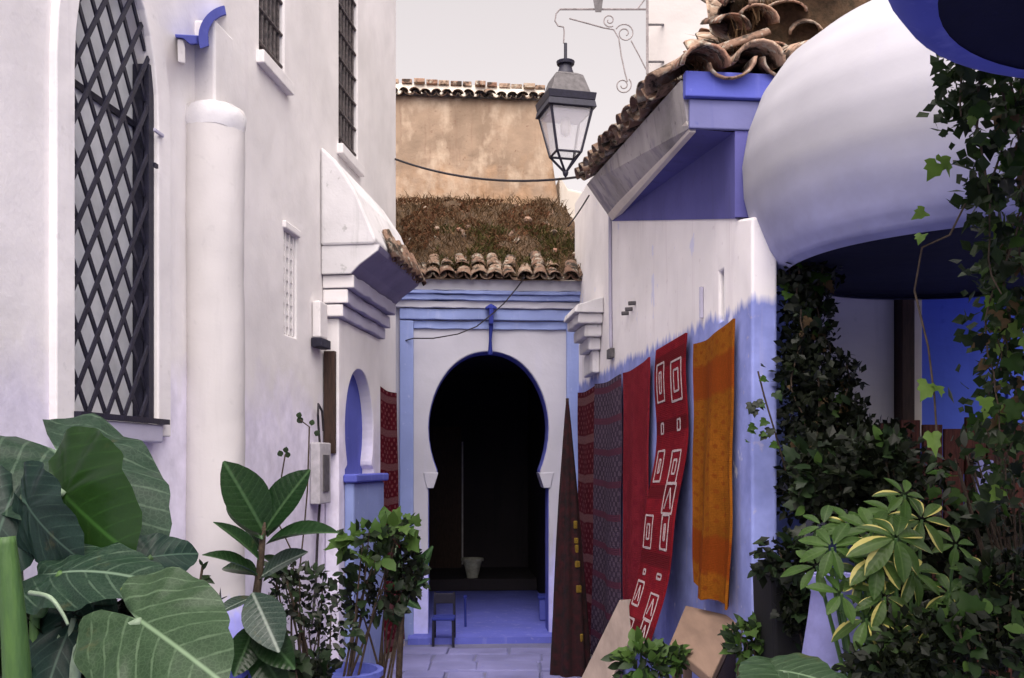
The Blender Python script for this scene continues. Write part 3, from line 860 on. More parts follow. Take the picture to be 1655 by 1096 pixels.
# pale house that carries the lantern bracket
PH = MB(); PH.hexa([(1.115, 8.2, 0), (3.6, 8.2, 0), (3.6, 10.5, 0), (1.5, 10.5, 0), (1.115, 8.2, 9.0), (3.6, 8.2, 9.0), (3.6, 10.5, 9.0), (1.5, 10.5, 9.0)])
tag(PH.build('pale_house', M['pale_cream'], None, bevel=0.02), 'pale cream house standing behind the tiled eave on the right', 'house')

# ================================================================== right house
RH = empty('rug_shop_house', RW(6.5, 0), 'white house with blue dado and tiled hood on the right of the alley', 'house')
slot = [(4.815, 2.30), (4.885, 2.30), (4.885, 2.545), (4.815, 2.545)]
b = MB(); b.slab(RW, [(4.41, -0.2), (9.3, -0.2), (9.3, 4.05), (7.50, 4.05), (7.50, 3.46), (4.62, 3.0), (4.62, 2.74), (4.41, 2.70)], [slot], -0.118, 0.0)
b.build('wall', M['wall_right'], RH, bevel=0.012)
b = MB(); b.fbox(RW, 4.80, 4.90, 2.28, 2.56, -0.06, -0.03); b.build('slot_back', M['iron'], RH)
b = MB(); b.tube([RW(7.55, 3.5, 0.012), RW(7.53, 2.9, 0.015), RW(7.50, 2.48, 0.015)], 0.013, 6); b.build('conduit', M['lilac'], RH)
b = MB(); b.fbox(RW, 7.43, 7.57, 2.40, 2.47, 0.003, 0.035); b.build('conduit_clip', M['iron_grey'], RH)
for u, z in ((6.95, 2.66), (6.83, 2.67), (6.73, 2.695)):
    b = MB(); b.tube([RW(u, z, -0.01), RW(u, z - 0.004, 0.05)], 0.014, 6); b.build('peg', M['iron_grey'], RH)
b = MB(); b.tube([RW(5.15, 2.36, 0.01), RW(5.15, 2.52, 0.01)], 0.012, 6); b.build('peg', M['lilac'], RH)
# stepped corbel at the far end
for (z0, z1, w, u0) in ((2.34, 2.52, 0.06, 8.02), (2.522, 2.62, 0.10, 7.97), (2.622, 2.72, 0.145, 7.92), (2.722, 2.80, 0.20, 7.88)):
    b = MB(); b.wbox(RW, u0, 8.45, z0, z1, 0.003, w, 0.008, 8); b.build('corbel_step', M['aged'], RH, bevel=0.012)
b = MB(); b.sweep(RW, [(0.003, 2.803), (0.235, 2.803), (0.22, 2.86), (0.003, 2.93)], 7.85, 8.46); b.build('corbel_cap', M['aged'], RH, bevel=0.01)
# hood: dark underside carried down onto the wall, grey side, blue front
sec_n = [(0.006, 2.74), (0.015, 3.14), (0.235, 3.15), (0.27, 3.37), (-0.55, 3.42), (-0.10, 2.74)]
sec_f = [(0.006, 3.44), (0.008, 3.446), (0.012, 3.45), (0.20, 3.71), (-0.55, 3.78), (-0.10, 3.44)]
b = MB()
vs = [RW(4.60, z, w) for w, z in sec_n] + [RW(7.50, z, w) for w, z in sec_f]
b.add(vs, [(0, 1, 7, 6), (1, 2, 8, 7), (4, 5, 11, 10), (5, 0, 6, 11)])
b.build('hood_underside', M['soffit'], RH)
b = MB(); b.add([RW(4.60, 3.15, 0.236), RW(4.60, 3.372, 0.272), RW(7.50, 3.712, 0.202), RW(7.50, 3.45, 0.013),
                 RW(4.60, 3.15, 0.20), RW(4.60, 3.372, 0.2), RW(7.50, 3.712, 0.1), RW(7.50, 3.45, -0.05)],
                [(0, 1, 2, 3), (4, 7, 6, 5), (0, 4, 5, 1), (3, 2, 6, 7), (0, 3, 7, 4), (1, 5, 6, 2)]); b.build('hood_side', M['grey_plaster'], RH)
b = MB(); b.add([RW(4.60, 3.135, 0.228), RW(4.60, 3.185, 0.246), RW(7.48, 3.485, 0.045), RW(7.48, 3.44, 0.012),
                 RW(4.60, 3.135, 0.20), RW(4.60, 3.185, 0.20), RW(7.48, 3.485, -0.02), RW(7.48, 3.44, -0.02)],
                [(0, 1, 2, 3), (4, 7, 6, 5), (0, 4, 5, 1), (3, 2, 6, 7), (0, 3, 7, 4), (1, 5, 6, 2)]); b.build('hood_edge', M['cream'], RH)
b = MB(); b.fbox(RW, 4.585, 4.606, 2.745, 3.143, -0.30, 0.018); b.build('hood_cheek', M['soffit'], RH)
b = MB(); b.fbox(RW, 4.575, 4.60, 3.145, 3.28, -0.30, 0.236); b.build('hood_front', M['blue_front'], RH, bevel=0.006)
b = MB(); b.fbox(RW, 4.55, 4.598, 3.283, 3.40, -0.34, 0.262); b.build('hood_fascia', M['blue_mid'], RH, bevel=0.006)
b = MB(); b.add([RW(4.60, 3.37, 0.27), RW(7.5, 3.71, 0.20), RW(7.5, 3.92, -0.5), RW(4.60, 3.62, -0.5)], [(0, 1, 2, 3)])
b.build('hood_roof_bed', M['earth'], RH)
upL = RW(0, 0.30, -0.7) - RW(0, 0, 0)
tile_rows(RH, TILE_D, RW(4.72, 3.40, 0.27), RW(7.5, 3.73, 0.20), upL, 13, 2, 0.07, 0.95, jit=0.16, skip=0.1)
upN = V((0, 0.7, 0.22))
tile_rows(RH, TILE, RW(4.60, 3.385, 0.30), RW(4.60, 3.46, -0.46), upN, 3, 1, 0.12, 1.25, step=0.3, jit=0.08, lift=0.0)
# higher roof behind the hood
b = MB()
rb = [(1.04, 3.42), (1.07, 3.70), (1.13, 3.98), (1.30, 4.12), (1.90, 4.30), (1.90, 3.2), (1.04, 3.2)]
n_ = len(rb)
b.add([V((x, 4.95, z)) for x, z in rb] + [V((x - 0.12, 7.4, z + 0.2)) for x, z in rb],
      [(i, (i + 1) % n_, (i + 1) % n_ + n_, i + n_) for i in range(n_)] + [tuple(range(n_)), tuple(range(n_, 2 * n_))])
b.build('upper_roof_bed', M['earth'], RH)
for i in range(46):
    f = random.random(); k = random.randrange(4)
    (xa, za), (xb, zb) = rb[k], rb[k + 1]
    p = V((xa + (xb - xa) * f, random.uniform(4.80, 5.5), za + (zb - za) * f + 0.01))
    tile_at(RH, TILE if i % 3 else TILE_D, p, V((1, random.uniform(-0.8, 0.8), 0.3)), V((random.uniform(-0.3, 0.6), 0.7, 0.5)), random.uniform(0.7, 1.1), random.random() < 0.3, 0.35)
for (x, z) in ((1.06, 3.50), (1.17, 3.55), (1.28, 3.58), (1.08, 3.72), (1.20, 3.76), (1.33, 3.80), (1.12, 3.95), (1.25, 4.0), (1.40, 4.05), (1.45, 3.72), (1.55, 3.95)):
    tile_at(RH, TILE, V((x, 4.78 + random.uniform(0, 0.1), z)), V((1, random.uniform(-0.5, 0.5), random.uniform(-.2, .2))), V((random.uniform(-0.2, 0.2), 0.8, 0.35)), random.uniform(0.8, 1.1), False, 0.2)
def r2_pt():
    a, c = random.random(), random.random()
    return V((1.08 + 0.75 * a, 4.80 + 1.2 * c, 3.60 + 0.95 * min(a, 0.45))), (-0.3, -0.2, 1)
grass_stuff('dry_grass', RH, r2_pt, 1300, 0.06, 0.26, M['grass_dry'], 0.7, 0.003)
def r3_pt():
    a, c = random.random(), random.random()
    return RW(4.7 + 2.7 * a, 3.47 + 0.33 * a + 0.12 * c, 0.22 - 0.35 * c), (-0.5, -0.2, 0.8)
grass_stuff('eave_moss', RH, r3_pt, 900, 0.03, 0.10, M['grass_dry'], 1.6, 0.003)

# ================================================================== garden nook on the right: back wall, doorway, domed bays
GH = empty('garden_house', V((2.1, 5.5, 0)), 'blue and white garden house wall under the domed bay on the right', 'house')
b = MB(); b.box(1.02, 3.4, 5.45, 5.75, 0, 3.2); b.build('wall', M['blue_light'], GH, bevel=0.01)
bx = lambda x0, x1, z0, z1, y0, y1: MB().box(x0, x1, y0, y1, z0, z1)
bx(1.60, 2.095, 1.2, 2.75, 5.425, 5.447).build('white_panel', M['white'], GH, bevel=0.005)
bx(2.10, 2.17, 0.02, 2.75, 5.33, 5.447).build('door_post', M['wood_dark'], GH, bevel=0.006)
bx(2.172, 2.225, 1.75, 2.75, 5.37, 5.447).build('door_trim', M['cream'], GH, bevel=0.004)
bx(2.23, 2.70, 0.02, 2.75, 5.415, 5.447).build('door', M['blue_vivid'], GH, bevel=0.005)
bx(2.705, 3.2, 0.02, 2.75, 5.40, 5.447).build('blue_panel', M['blue_vivid'], GH, bevel=0.005)
b = MB(); b.box(1.78, 3.4, 0.9, 2.45, 0, 3.6); tag(b.build('side_wall_block', M['blue_light'], None, bevel=0.02), 'blue side wall carrying the nearest domed bay at the right edge', 'wall')

dome_prof = [(0.0, 0.02), (0.80, 0.02), (0.87, 0.0), (0.915, 0.02), (0.955, 0.08), (1.01, 0.22), (1.045, 0.36), (1.055, 0.50), (1.035, 0.64), (0.98, 0.78), (0.89, 0.90), (0.76, 1.00), (0.58, 1.08), (0.35, 1.13), (0.0, 1.15)]
M['dome'] = plaster('white domed bay with blue hem and shade', (0.385, 0.378, 0.41), dado=(0.25, 0.265, 0.52), dado_z=2.58, edge=0.55, stain=(0.33, 0.33, 0.42), stain_amt=0.25, bump=0.2, drip_sc=(1, 1, 1), drip_amt=0.4)  # blue hem; its wide upward fade paints the bulge's lower shade
D1 = empty('domed_bay', V((2.1, 4.38, 2.47)), 'big rounded white plaster bay bulging over the garden on the right', 'bay')
def fine(prof, k=4):
    out = []
    for (r0, z0), (r1, z1) in zip(prof, prof[1:]):
        out += [(r0 + (r1 - r0) * i / k, z0 + (z1 - z0) * i / k) for i in range(k)]
    return out + [prof[-1]]
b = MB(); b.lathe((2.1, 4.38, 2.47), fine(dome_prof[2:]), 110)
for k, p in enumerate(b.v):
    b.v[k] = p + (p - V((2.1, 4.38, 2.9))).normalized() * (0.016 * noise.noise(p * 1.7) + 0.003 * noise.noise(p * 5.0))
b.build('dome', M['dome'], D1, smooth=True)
b = MB(); b.lathe((2.1, 4.38, 2.47), [(0.0, 0.03), (0.885, 0.03), (0.885, 0.012), (0.868, 0.008)], 72); b.build('underside', M['bay_shade'], D1, smooth=True, sharp=30)
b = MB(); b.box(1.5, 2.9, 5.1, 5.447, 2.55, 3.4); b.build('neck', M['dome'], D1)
D2 = empty('near_domed_bay', V((1.53, 1.9, 2.6)), 'dark blue underside of a nearer domed bay cut off by the top right corner', 'bay')
b = MB(); b.lathe((1.53, 1.9, 2.6), [(0.655, 0.0)] + [(r * 0.8, z * 0.8) for r, z in dome_prof[2:]], 64); b.build('dome', M['blue_mid'], D2, smooth=True)
b = MB(); b.lathe((1.53, 1.9, 2.6), [(0.0, 0.12), (0.45, 0.10), (0.62, 0.04), (0.66, 0.004)], 64); b.build('underside', M['bay_shade'], D2, smooth=True)
# ================================================================== street lantern on its scrolled bracket
LY = 7.75
def LP(px, py, dy=0.0): return P(px, py, LY + dy)
LA = empty('street_lantern', P(1046, 60, LY), 'dark iron street lantern hanging from a scrolled wall bracket over the alley', 'street lamp')
lc = P(914, 0, LY)
K = LY / FPX                                   # metres per photo pixel at the lantern
def zz(py): return EYE + (HZ - py) * K
rot = math.radians(14)
def sq(h, z):
    return [V((lc.x, lc.y, 0)) + V((h * (math.cos(rot) * a - math.sin(rot) * c), h * (math.sin(rot) * a + math.cos(rot) * c), z)) for a, c in ((-1, -1), (1, -1), (1, 1), (-1, 1))]
def frust(bld, h0, z0, h1, z1): return bld.hexa(sq(h0, z0) + sq(h1, z1))
b = MB(); frust(b, 38 * K, zz(172), 40 * K, zz(160)); frust(b, 40 * K, zz(183), 38 * K, zz(172.3)); b.build('top_frame', M['iron'], LA, bevel=0.004)
b = MB(); frust(b, 33 * K, zz(159.8), 23 * K, zz(128)); frust(b, 23 * K, zz(127.8), 15 * K, zz(122)); lr = b.build('lamp_roof', M['iron_grey'], LA, bevel=0.004)
b = MB(); b.lathe((lc.x, lc.y, 0), [(15 * K, zz(122)), (11 * K, zz(112)), (10 * K, zz(106)), (14 * K, zz(105)), (15 * K, zz(100)), (9 * K, zz(98)), (3 * K, zz(95)), (0, zz(95))], 14); b.build('chimney', M['iron'], lr, smooth=True, sharp=40)
b = MB(); b.tube([V((lc.x, lc.y, zz(97))), V((lc.x, lc.y, zz(70)))], 2.6 * K, 6); b.build('rod', M['iron'], LA)
T0, B0 = sq(34 * K, zz(184)), sq(20 * K, zz(250))
for i in range(4):
    b = MB(); b.tube([T0[i], B0[i]], 2.2 * K, 6); b.build('corner_bar', M['iron'], LA)
    b = MB(); b.tube([B0[i], V((lc.x, lc.y, zz(280)))], 2.0 * K, 6); b.build('foot_bar', M['iron'], LA)
    j = (i + 1) % 4
    b = MB(); b.tube([B0[i], B0[j]], 2.0 * K, 6); b.build('bottom_rail', M['iron'], LA)
    q = [T0[i].lerp(T0[j], 0.04), T0[i].lerp(T0[j], 0.96), B0[i].lerp(B0[j], 0.96), B0[i].lerp(B0[j], 0.04)]
    nn = (q[1] - q[0]).cross(q[3] - q[0]).normalized() * 0.003
    b = MB(); b.hexa([p + nn for p in q] + [p - nn for p in q]); b.build('glass_pane', M['glass'], LA)
b = MB(); frust(b, 30 * K, zz(190), 30 * K, zz(186)); b.build('reflector', M['lilac'], LA)
b = MB(); b.lathe((lc.x, lc.y, 0), [(0, zz(222)), (7 * K, zz(218)), (9 * K, zz(206)), (6 * K, zz(192)), (0, zz(190))], 12); b.build('bulb', M['white'], LA, smooth=True)
b = MB(); b.lathe((lc.x, lc.y, 0), [(0, zz(288)), (4 * K, zz(283)), (5 * K, zz(278)), (0, zz(274))], 8); b.build('finial', M['iron'], LA, smooth=True)
def spiral(px, py, r, turns, a0, sgn=1, n=26):
    return [LP(px + r * (1 - 0.75 * i / n) * math.cos(a0 + sgn * turns * 6.283 * i / n), py + r * (1 - 0.75 * i / n) * math.sin(a0 + sgn * turns * 6.283 * i / n)) for i in range(n + 1)]
def rod(pts, r=1.0, name='scroll', mt='iron_pale'):
    b = MB(); b.tube(pts, r * K, 5); return b.build(name, M[mt], LA)
rod([LP(1046, -30), LP(1046, 120)], 2.2, 'wall_bar')
rod([LP(905, 15), LP(1046, 15)], 1.7, 'arm')
rod([LP(1046, -6), LP(1030, 15)], 1.3, 'arm_stay')
rod([LP(905, 15), LP(899, 22), LP(897, 34), LP(902, 42), LP(911, 44), LP(912, 52), LP(911, 70)], 1.3, 'hook')
rod([LP(920, 30), LP(950, 38), LP(975, 45), LP(992, 48), LP(1000, 62), LP(1004, 90), LP(1010, 118), LP(1014, 132)], 1.2)
rod(spiral(1010, 54, 16, 1.6, 3.6), 1.1)
rod(spiral(1007, 138, 14, 1.6, -0.8, 1), 1.1)
rod(spiral(985, 33, 11, 1.4, 1.0, 1), 1.1)
rod([LP(1020, 66), LP(1034, 92), LP(1044, 112)], 1.1)
b = MB(); b.hexa([LP(962, 20, -0.02), LP(972, 20, -0.02), LP(972, 20, 0.02), LP(962, 20, 0.02), LP(958, -4, -0.02), LP(975, -4, -0.02), LP(975, -4, 0.02), LP(958, -4, 0.02)]); b.build('arm_bracket', M['iron_grey'], LA)
for a, c in ((1046, 40), (1046, 100)):
    b = MB(); b.tube([LP(a, c), LP(a + 26, c, 0.45)], 2.0 * K, 5); b.build('wall_pin', M['iron_grey'], LA)

# ================================================================== rugs
def rug(name, S, mat, label, nu=10, nv=40, th=0.012, fringe=None, cat='rug', group='rugs hung along the alley walls'):
    """S(u,v): u across, v from top (0) to bottom (1). A woven sheet with real thickness."""
    vs, uv, fs = [], [], []
    def nrm(u, v):
        e = 0.01
        a = S(min(1, u + e), v) - S(max(0, u - e), v); c = S(u, min(1, v + e)) - S(u, max(0, v - e))
        return a.cross(c).normalized()
    for side in (1, -1):
        for j in range(nv + 1):
            for i in range(nu + 1):
                u, v = i / nu, j / nv
                vs.append(S(u, v) + nrm(u, v) * th * 0.5 * side); uv.append((u, v))
    m = (nu + 1) * (nv + 1)
    for j in range(nv):
        for i in range(nu):
            a = j * (nu + 1) + i
            fs.append((a, a + 1, a + nu + 2, a + nu + 1))
            fs.append((m + a, m + a + nu + 1, m + a + nu + 2, m + a + 1))
    rim = [i for i in range(nu + 1)] + [j * (nu + 1) + nu for j in range(1, nv + 1)] + [nv * (nu + 1) + i for i in range(nu - 1, -1, -1)] + [j * (nu + 1) for j in range(nv - 1, 0, -1)]
    for k in range(len(rim)):
        a, c = rim[k], rim[(k + 1) % len(rim)]
        fs.append((a, c, c + m, a + m))
    me = bpy.data.meshes.new(name)
    org = S(0.5, 1.0)
    me.from_pydata([tuple(p - org) for p in vs], [], fs)
    ul = me.uv_layers.new(name='UVMap')
    for lp in me.loops: ul.data[lp.index].uv = uv[lp.vertex_index]
    me.materials.append(mat)
    bm = bmesh.new(); bm.from_mesh(me); bmesh.ops.recalc_face_normals(bm, faces=bm.faces); bm.to_mesh(me); bm.free()
    o = bpy.data.objects.new(name, me); COL.objects.link(o); o.location = org
    ORG[o.name] = org.copy()
    tag(o, label, cat, group)
    if fringe:
        b = MB()
        for k in range(46):
            u = (k + 0.5) / 46
            p = S(u, 1.0); d = (S(u, 1.0) - S(u, 0.97)).normalized()
            b.tube([p, p + d * 0.035 + V((random.uniform(-.005, .005), 0, 0)), p + d * 0.06 + V((random.uniform(-.01, .01), random.uniform(-.01, .01), 0))], 0.0028, 4, False)
        f = b.build('fringe', fringe, o); f['kind'] = 'stuff'
    return o

def wallrug(F, u0, u1, zt0, zt1, zb0, zb1, w=0.02, bulge=0.02, seed=0, flare=0.0, shift=0.0):
    """hung flat against a wall; far edge u0, near edge u1 for the right wall"""
    def S(u, v):
        uu = u0 + (u1 - u0) * (u + (u - 0.5) * 0.05 * math.sin(v * 7 + seed)) + shift * v * v + 0.008 * math.sin(v * 15 + seed * 3)
        zt = zt0 + (zt1 - zt0) * u - 0.02 * math.sin(u * math.pi) * (1 - v)
        zb = zb0 + (zb1 - zb0) * u + 0.014 * math.sin(u * 7 + seed) + 0.006 * math.sin(u * 19 + seed)
        z = zt + (zb - zt) * v
        ww = w + bulge * (math.sin(u * 9 + seed + v * 1.5) * 0.5 + 0.5) * (0.3 + v) + flare * v ** 2
        return F(uu, z, ww)
    return S
M['fringe'] = simple('wool fringe', (0.45, 0.38, 0.32), 1.0, 0.2, 30, 0)
M['rug_maroon'] = rug_mat('maroon wool', (0.085, 0.010, 0.016), (0.16, 0.05, 0.055), 6, 26, 0.45, (0.15, 0.07, 0.07), 6.5)
M['rug_left'] = rug_mat('wine red wool', (0.11, 0.008, 0.016), (0.20, 0.06, 0.065), 5, 30, 0.35, (0.17, 0.07, 0.075), 7.5)
M['rug_grey'] = rug_mat('violet grey patterned wool', (0.060, 0.042, 0.065), (0.115, 0.082, 0.11), 9, 30, -0.1, (0.10, 0.03, 0.05), 9)
M['rug_red'] = rug_mat('plain red wool', (0.22, 0.020, 0.030), (0.17, 0.014, 0.024), 3, 14, 0.4)
M['rug_red2'] = rug_mat('bright red wool', (0.21, 0.012, 0.020), (0.15, 0.008, 0.016), 2, 9, 0.5, (0.10, 0.008, 0.012), 4.5)
M['rug_orange'] = rug_mat('orange wool', (0.27, 0.088, 0.009), (0.20, 0.052, 0.007), 4, 18, 0.5, (0.20, 0.04, 0.006), 1.5)
M['rug_dark'] = rug_mat('near black red wool', (0.035, 0.007, 0.010), (0.10, 0.02, 0.022), 7, 24, 0.5)
M['motif_white'] = simple('off white wool', (0.52, 0.42, 0.42), 1.0, 0.3, 60, 0.3)
M['motif_yellow'] = simple('yellow wool', (0.20, 0.125, 0.015), 1.0, 0.3, 60, 0.3)

rug('left_rug', wallrug(LW, 8.62, 7.93, 2.22, 2.25, 0.06, 0.06, 0.03, 0.03, 1.0, 0.05), M['rug_left'], 'wine red patterned rug hanging at the far end of the left wall', fringe=M['fringe'])
rug('maroon_rug', wallrug(RW, 8.86, 8.06, 2.24, 2.24, 0.05, 0.05, 0.03, 0.02, 2.0), M['rug_maroon'], 'dark maroon rug hanging right of the arch, farthest on the right wall', fringe=M['fringe'])
rug('grey_rug', wallrug(RW, 8.02, 7.06, 2.25, 2.24, 0.05, 0.05, 0.03, 0.03, 0.4), M['rug_grey'], 'violet grey patterned rug between the maroon and the plain red rug', fringe=M['fringe'])
rug('red_rug', wallrug(RW, 6.95, 6.20, 2.24, 2.27, 0.30, 0.40, 0.03, 0.03, 3.0), M['rug_red'], 'plain faded red rug beside the rug with white motifs')

def Smotif(u, v):
    uu = 6.02 - 0.66 * u
    out = 0.03 + 0.30 * max(0, v - 0.15) ** 1.8 + 0.012 * math.sin(v * 14)
    z = 2.29 - 1.72 * v + 0.02 * u
    return RW(uu - 0.06 * v, z, out)
mo = rug('motif_rug', Smotif, M['rug_red2'], 'bright red runner with white outlined motifs, swinging out from the wall')
def strip(o, S, pts, w, mat, name='motif'):
    b = MB()
    e = 0.004
    for (u0, v0), (u1, v1) in zip(pts, pts[1:]):
        n = 6
        for k in range(n):
            a = (u0 + (u1 - u0) * k / n, v0 + (v1 - v0) * k / n); c = (u0 + (u1 - u0) * (k + 1) / n, v0 + (v1 - v0) * (k + 1) / n)
            A, C = S(*a), S(*c)
            d = (C - A).normalized()
            nn = (S(a[0] + 0.01, a[1]) - S(a[0] - 0.01, a[1])).cross(S(a[0], a[1] + 0.01) - S(a[0], a[1] - 0.01)).normalized()
            if nn.dot(V((0, 0, 1.6)) - A) < 0: nn = -nn
            s = nn.cross(d) * w * random.uniform(0.8, 1.2)
            q = [A - s, A + s, C + s, C - s]
            b.hexa([p + nn * 0.004 for p in q] + [p + nn * 0.0085 for p in q])
    return b.build(name, mat, o)
def motif_rect(u0, u1, v0, v1): return [(u0, v0), (u1, v0), (u1, v1), (u0, v1), (u0, v0)]
mot = []
for r_, (v0, v1) in enumerate(((0.07, 0.20), (0.235, 0.32), (0.35, 0.455), (0.475, 0.57), (0.59, 0.70), (0.735, 0.80), (0.82, 0.90), (0.915, 0.985))):
    for (ua, ub) in ((0.08, 0.36), (0.62, 0.91)):
        d_ = random.uniform(-0.018, 0.018)
        ua, ub = ua + random.uniform(-0.03, 0.04), ub + random.uniform(-0.05, 0.02)
        if random.random() < 0.12: continue
        if r_ in (1, 5):
            mot.append(motif_rect(ua + 0.08, ub - 0.08, v0 + 0.03, v1 - 0.02))
            continue
        mot.append(motif_rect(ua, ub, v0 + d_, v1 + d_))
        if r_ in (0, 2, 4): mot.append(motif_rect(ua + 0.09, ub - 0.09, v0 + 0.03 + d_, v1 - 0.03 + d_))
        else: mot.append([(ua + 0.06, v1 - 0.015 + d_), ((ua + ub) / 2, v0 + 0.015 + d_), (ub - 0.06, v1 - 0.015 + d_)])
for pts in mot:
    strip(mo, Smotif, pts, 0.006, M['motif_white'])
rug('orange_rug', wallrug(RW, 5.15, 4.57, 2.225, 2.27, 0.97, 0.92, 0.03, 0.05, 2.2), M['rug_orange'], 'plain orange rug hanging nearest on the right wall')

# dark tall textile gathered to a point
apex = P(917, 648, 7.6)
DC = empty('gathered_textile', V((0.42, 7.5, 0.0)), 'tall dark red textile gathered to a point, standing in front of the gateway', 'textile')
b = MB()
vs, fs = [], []
NR, NA = 26, 40
for j in range(NR + 1):
    t = j / NR
    z = apex.z * (1 - t) + 0.01 * t
    r = 0.010 + 0.135 * t ** 0.85
    for k in range(NA):
        q = 2 * math.pi * k / NA
        rr = r * (1 + 0.16 * math.sin(q * 7 + t * 2) * min(1, t * 3))
        cx = apex.x + (0.44 - apex.x) * t
        vs.append(V((cx + rr * math.cos(q), apex.y - 0.1 * t + rr * math.sin(q), z)))
for j in range(NR):
    for k in range(NA):
        k2 = (k + 1) % NA
        fs.append((j * NA + k, j * NA + k2, (j + 1) * NA + k2, (j + 1) * NA + k))
b.add(vs, fs)
M['cloth_dark'] = simple('dark red wool cloth', (0.030, 0.005, 0.007), 1.0, 0.6, 18, 0.5, col2=(0.006, 0.004, 0.005))
b.build('cloth', M['cloth_dark'], DC, smooth=True)
for (dx, zc, h, wd) in ((0.10, 1.14, 0.03, 0.012), (0.105, 1.02, 0.022, 0.014), (0.105, 0.96, 0.03, 0.011), (0.105, 0.845, 0.024, 0.018), (0.11, 0.66, 0.028, 0.019), (0.115, 0.30, 0.03, 0.012)):
    t = 1 - zc / apex.z
    r = (0.010 + 0.135 * t ** 0.85) * 1.02
    cx = apex.x + (0.44 - apex.x) * t; cy = apex.y - 0.1 * t
    ang = -0.95
    p = V((cx + r * 1.1 * math.cos(ang), cy + r * 1.1 * math.sin(ang), zc))
    d = V((math.cos(ang), math.sin(ang), 0)); s = V((-d.y, d.x, 0)) * wd
    q = [p - s - V((0, 0, h)), p + s - V((0, 0, h)), p + s + V((0, 0, h)), p - s + V((0, 0, h))]
    b = MB(); b.hexa([x - d * 0.02 for x in q] + [x + d * 0.006 for x in q]); b.build('motif', M['motif_yellow'], DC, bevel=0.006)
b = MB(); b.tube([V((apex.x, apex.y, apex.z - 0.25)), V((apex.x, apex.y, apex.z + 0.02))], 0.012, 6); b.build('pole', M['wood_dark'], DC)

# boards on the right
def board(name, a, c, wvec, th, mat, label, cat='board'):
    a, c, wv = V(a), V(c), V(wvec)
    n = (c - a).cross(wv).normalized() * th
    if n.z < 0: n = -n
    b = MB(); b.hexa([a - wv / 2 - n, a + wv / 2 - n, c + wv / 2 - n, c - wv / 2 - n, a - wv / 2, a + wv / 2, c + wv / 2, c - wv / 2])
    return tag(b.build(name, mat, None, bevel=0.005), label, cat)
board('plank', P(1024, 968, 6.0), P(950, 1125, 5.3), V((0.16, -0.10, 0.02)), 0.03, M['wood'], 'weathered grey plank leaning under the red motif rug')
bn = empty('low_bench', V((1.0, 4.75, 0)), 'low tan wooden bench below the orange rug', 'bench')
def tb(name, p, th, mat):
    p = [V(x) for x in p]
    n = V((0, 0, -th)); b = MB(); b.hexa([x + n for x in p] + p); return b.build(name, mat, bn, bevel=0.006)
tb('seat', [P(1082, 1040, 4.55), P(1150, 1096, 4.15), P(1196, 998, 4.68), P(1108, 978, 5.1)], 0.045, M['wood_tan'])
for (px, py, Y) in ((1095, 1046, 4.60), (1150, 1090, 4.25), (1185, 1005, 4.66), (1112, 985, 5.0)):
    p = P(px, py, Y)
    b = MB(); b.box(p.x - 0.02, p.x + 0.02, p.y, p.y + 0.04, 0.0, p.z - 0.04); b.build('leg', M['wood_tan'], bn)
b = MB(); 
pp = [P(1152, 1094, 4.18), P(1192, 1004, 4.66)]
b.hexa([V((pp[0].x, pp[0].y, pp[0].z - 0.30)), V((pp[1].x, pp[1].y, pp[1].z - 0.30)), V((pp[1].x - 0.02, pp[1].y, pp[1].z - 0.30)), V((pp[0].x - 0.02, pp[0].y, pp[0].z - 0.30)),
        pp[0] - V((0, 0, 0.05)), pp[1] - V((0, 0, 0.05)), pp[1] - V((0.02, 0, 0.05)), pp[0] - V((0.02, 0, 0.05))]); b.build('side_board', M['wood_dark'], bn)

# small chair by the arch
CH = empty('blue_chair', V((-0.60, 8.72, 0)), 'small dark blue wooden chair at the left foot of the arch', 'chair')
cx, cy = -0.60, 8.72
b = MB(); b.box(cx - 0.10, cx + 0.10, cy - 0.10, cy + 0.10, 0.235, 0.26); b.build('seat', M['blue_deep'], CH, bevel=0.006)
for sx in (-1, 1):
    for sy in (-1, 1):
        b = MB(); b.tube([V((cx + sx * 0.088, cy + sy * 0.088, 0)), V((cx + sx * 0.085, cy + sy * 0.085, 0.235 if sy < 0 else 0.46))], 0.012, 6); b.build('leg', M['iron'], CH)
b = MB(); b.box(cx - 0.09, cx + 0.09, cy + 0.078, cy + 0.092, 0.36, 0.45); b.build('backrest', M['iron'], CH, bevel=0.005)
for sx in (-1, 1):
    b = MB(); b.tube([V((cx + sx * 0.086, cy - 0.086, 0.10)), V((cx + sx * 0.086, cy + 0.086, 0.10))], 0.009, 6); b.build('stretcher', M['iron'], CH)

def pot(name, c, prof, mat, label, cat='pot', soil=True, n=28):
    b = MB(); b.lathe(c, prof, n)
    o = b.build(name, mat, None, smooth=True, sharp=40)
    tag(o, label, cat)
    return o
def pot_prof(r0, r1, h, lip=0.02):
    return [(0, 0), (r0, 0), (r0 * 1.02, 0.02), (r0 + (r1 - r0) * 0.6, h * 0.6), (r1, h - lip * 1.6), (r1 + lip, h - lip * 1.5), (r1 + lip, h), (r1 - 0.01, h), (r1 - 0.02, h - 0.05), (0, h - 0.06)]
pot('passage_pot', PW(0.735, 0.20, -3.15), pot_prof(0.07, 0.12, 0.24), M['pot_pale'], 'pale clay pot standing inside the dark passage')
b = MB(); b.box(0.27, 0.50, 9.75, 9.98, 0.06, 0.27); bp = b.build('passage_planter', M['blue_mid'], None, bevel=0.01); tag(bp, 'square blue planter at the right inside the arch', 'planter')
b = MB(); b.box(0.255, 0.515, 9.735, 9.995, 0.27, 0.295); b.build('rim', M['blue_deep'], bp, bevel=0.006)
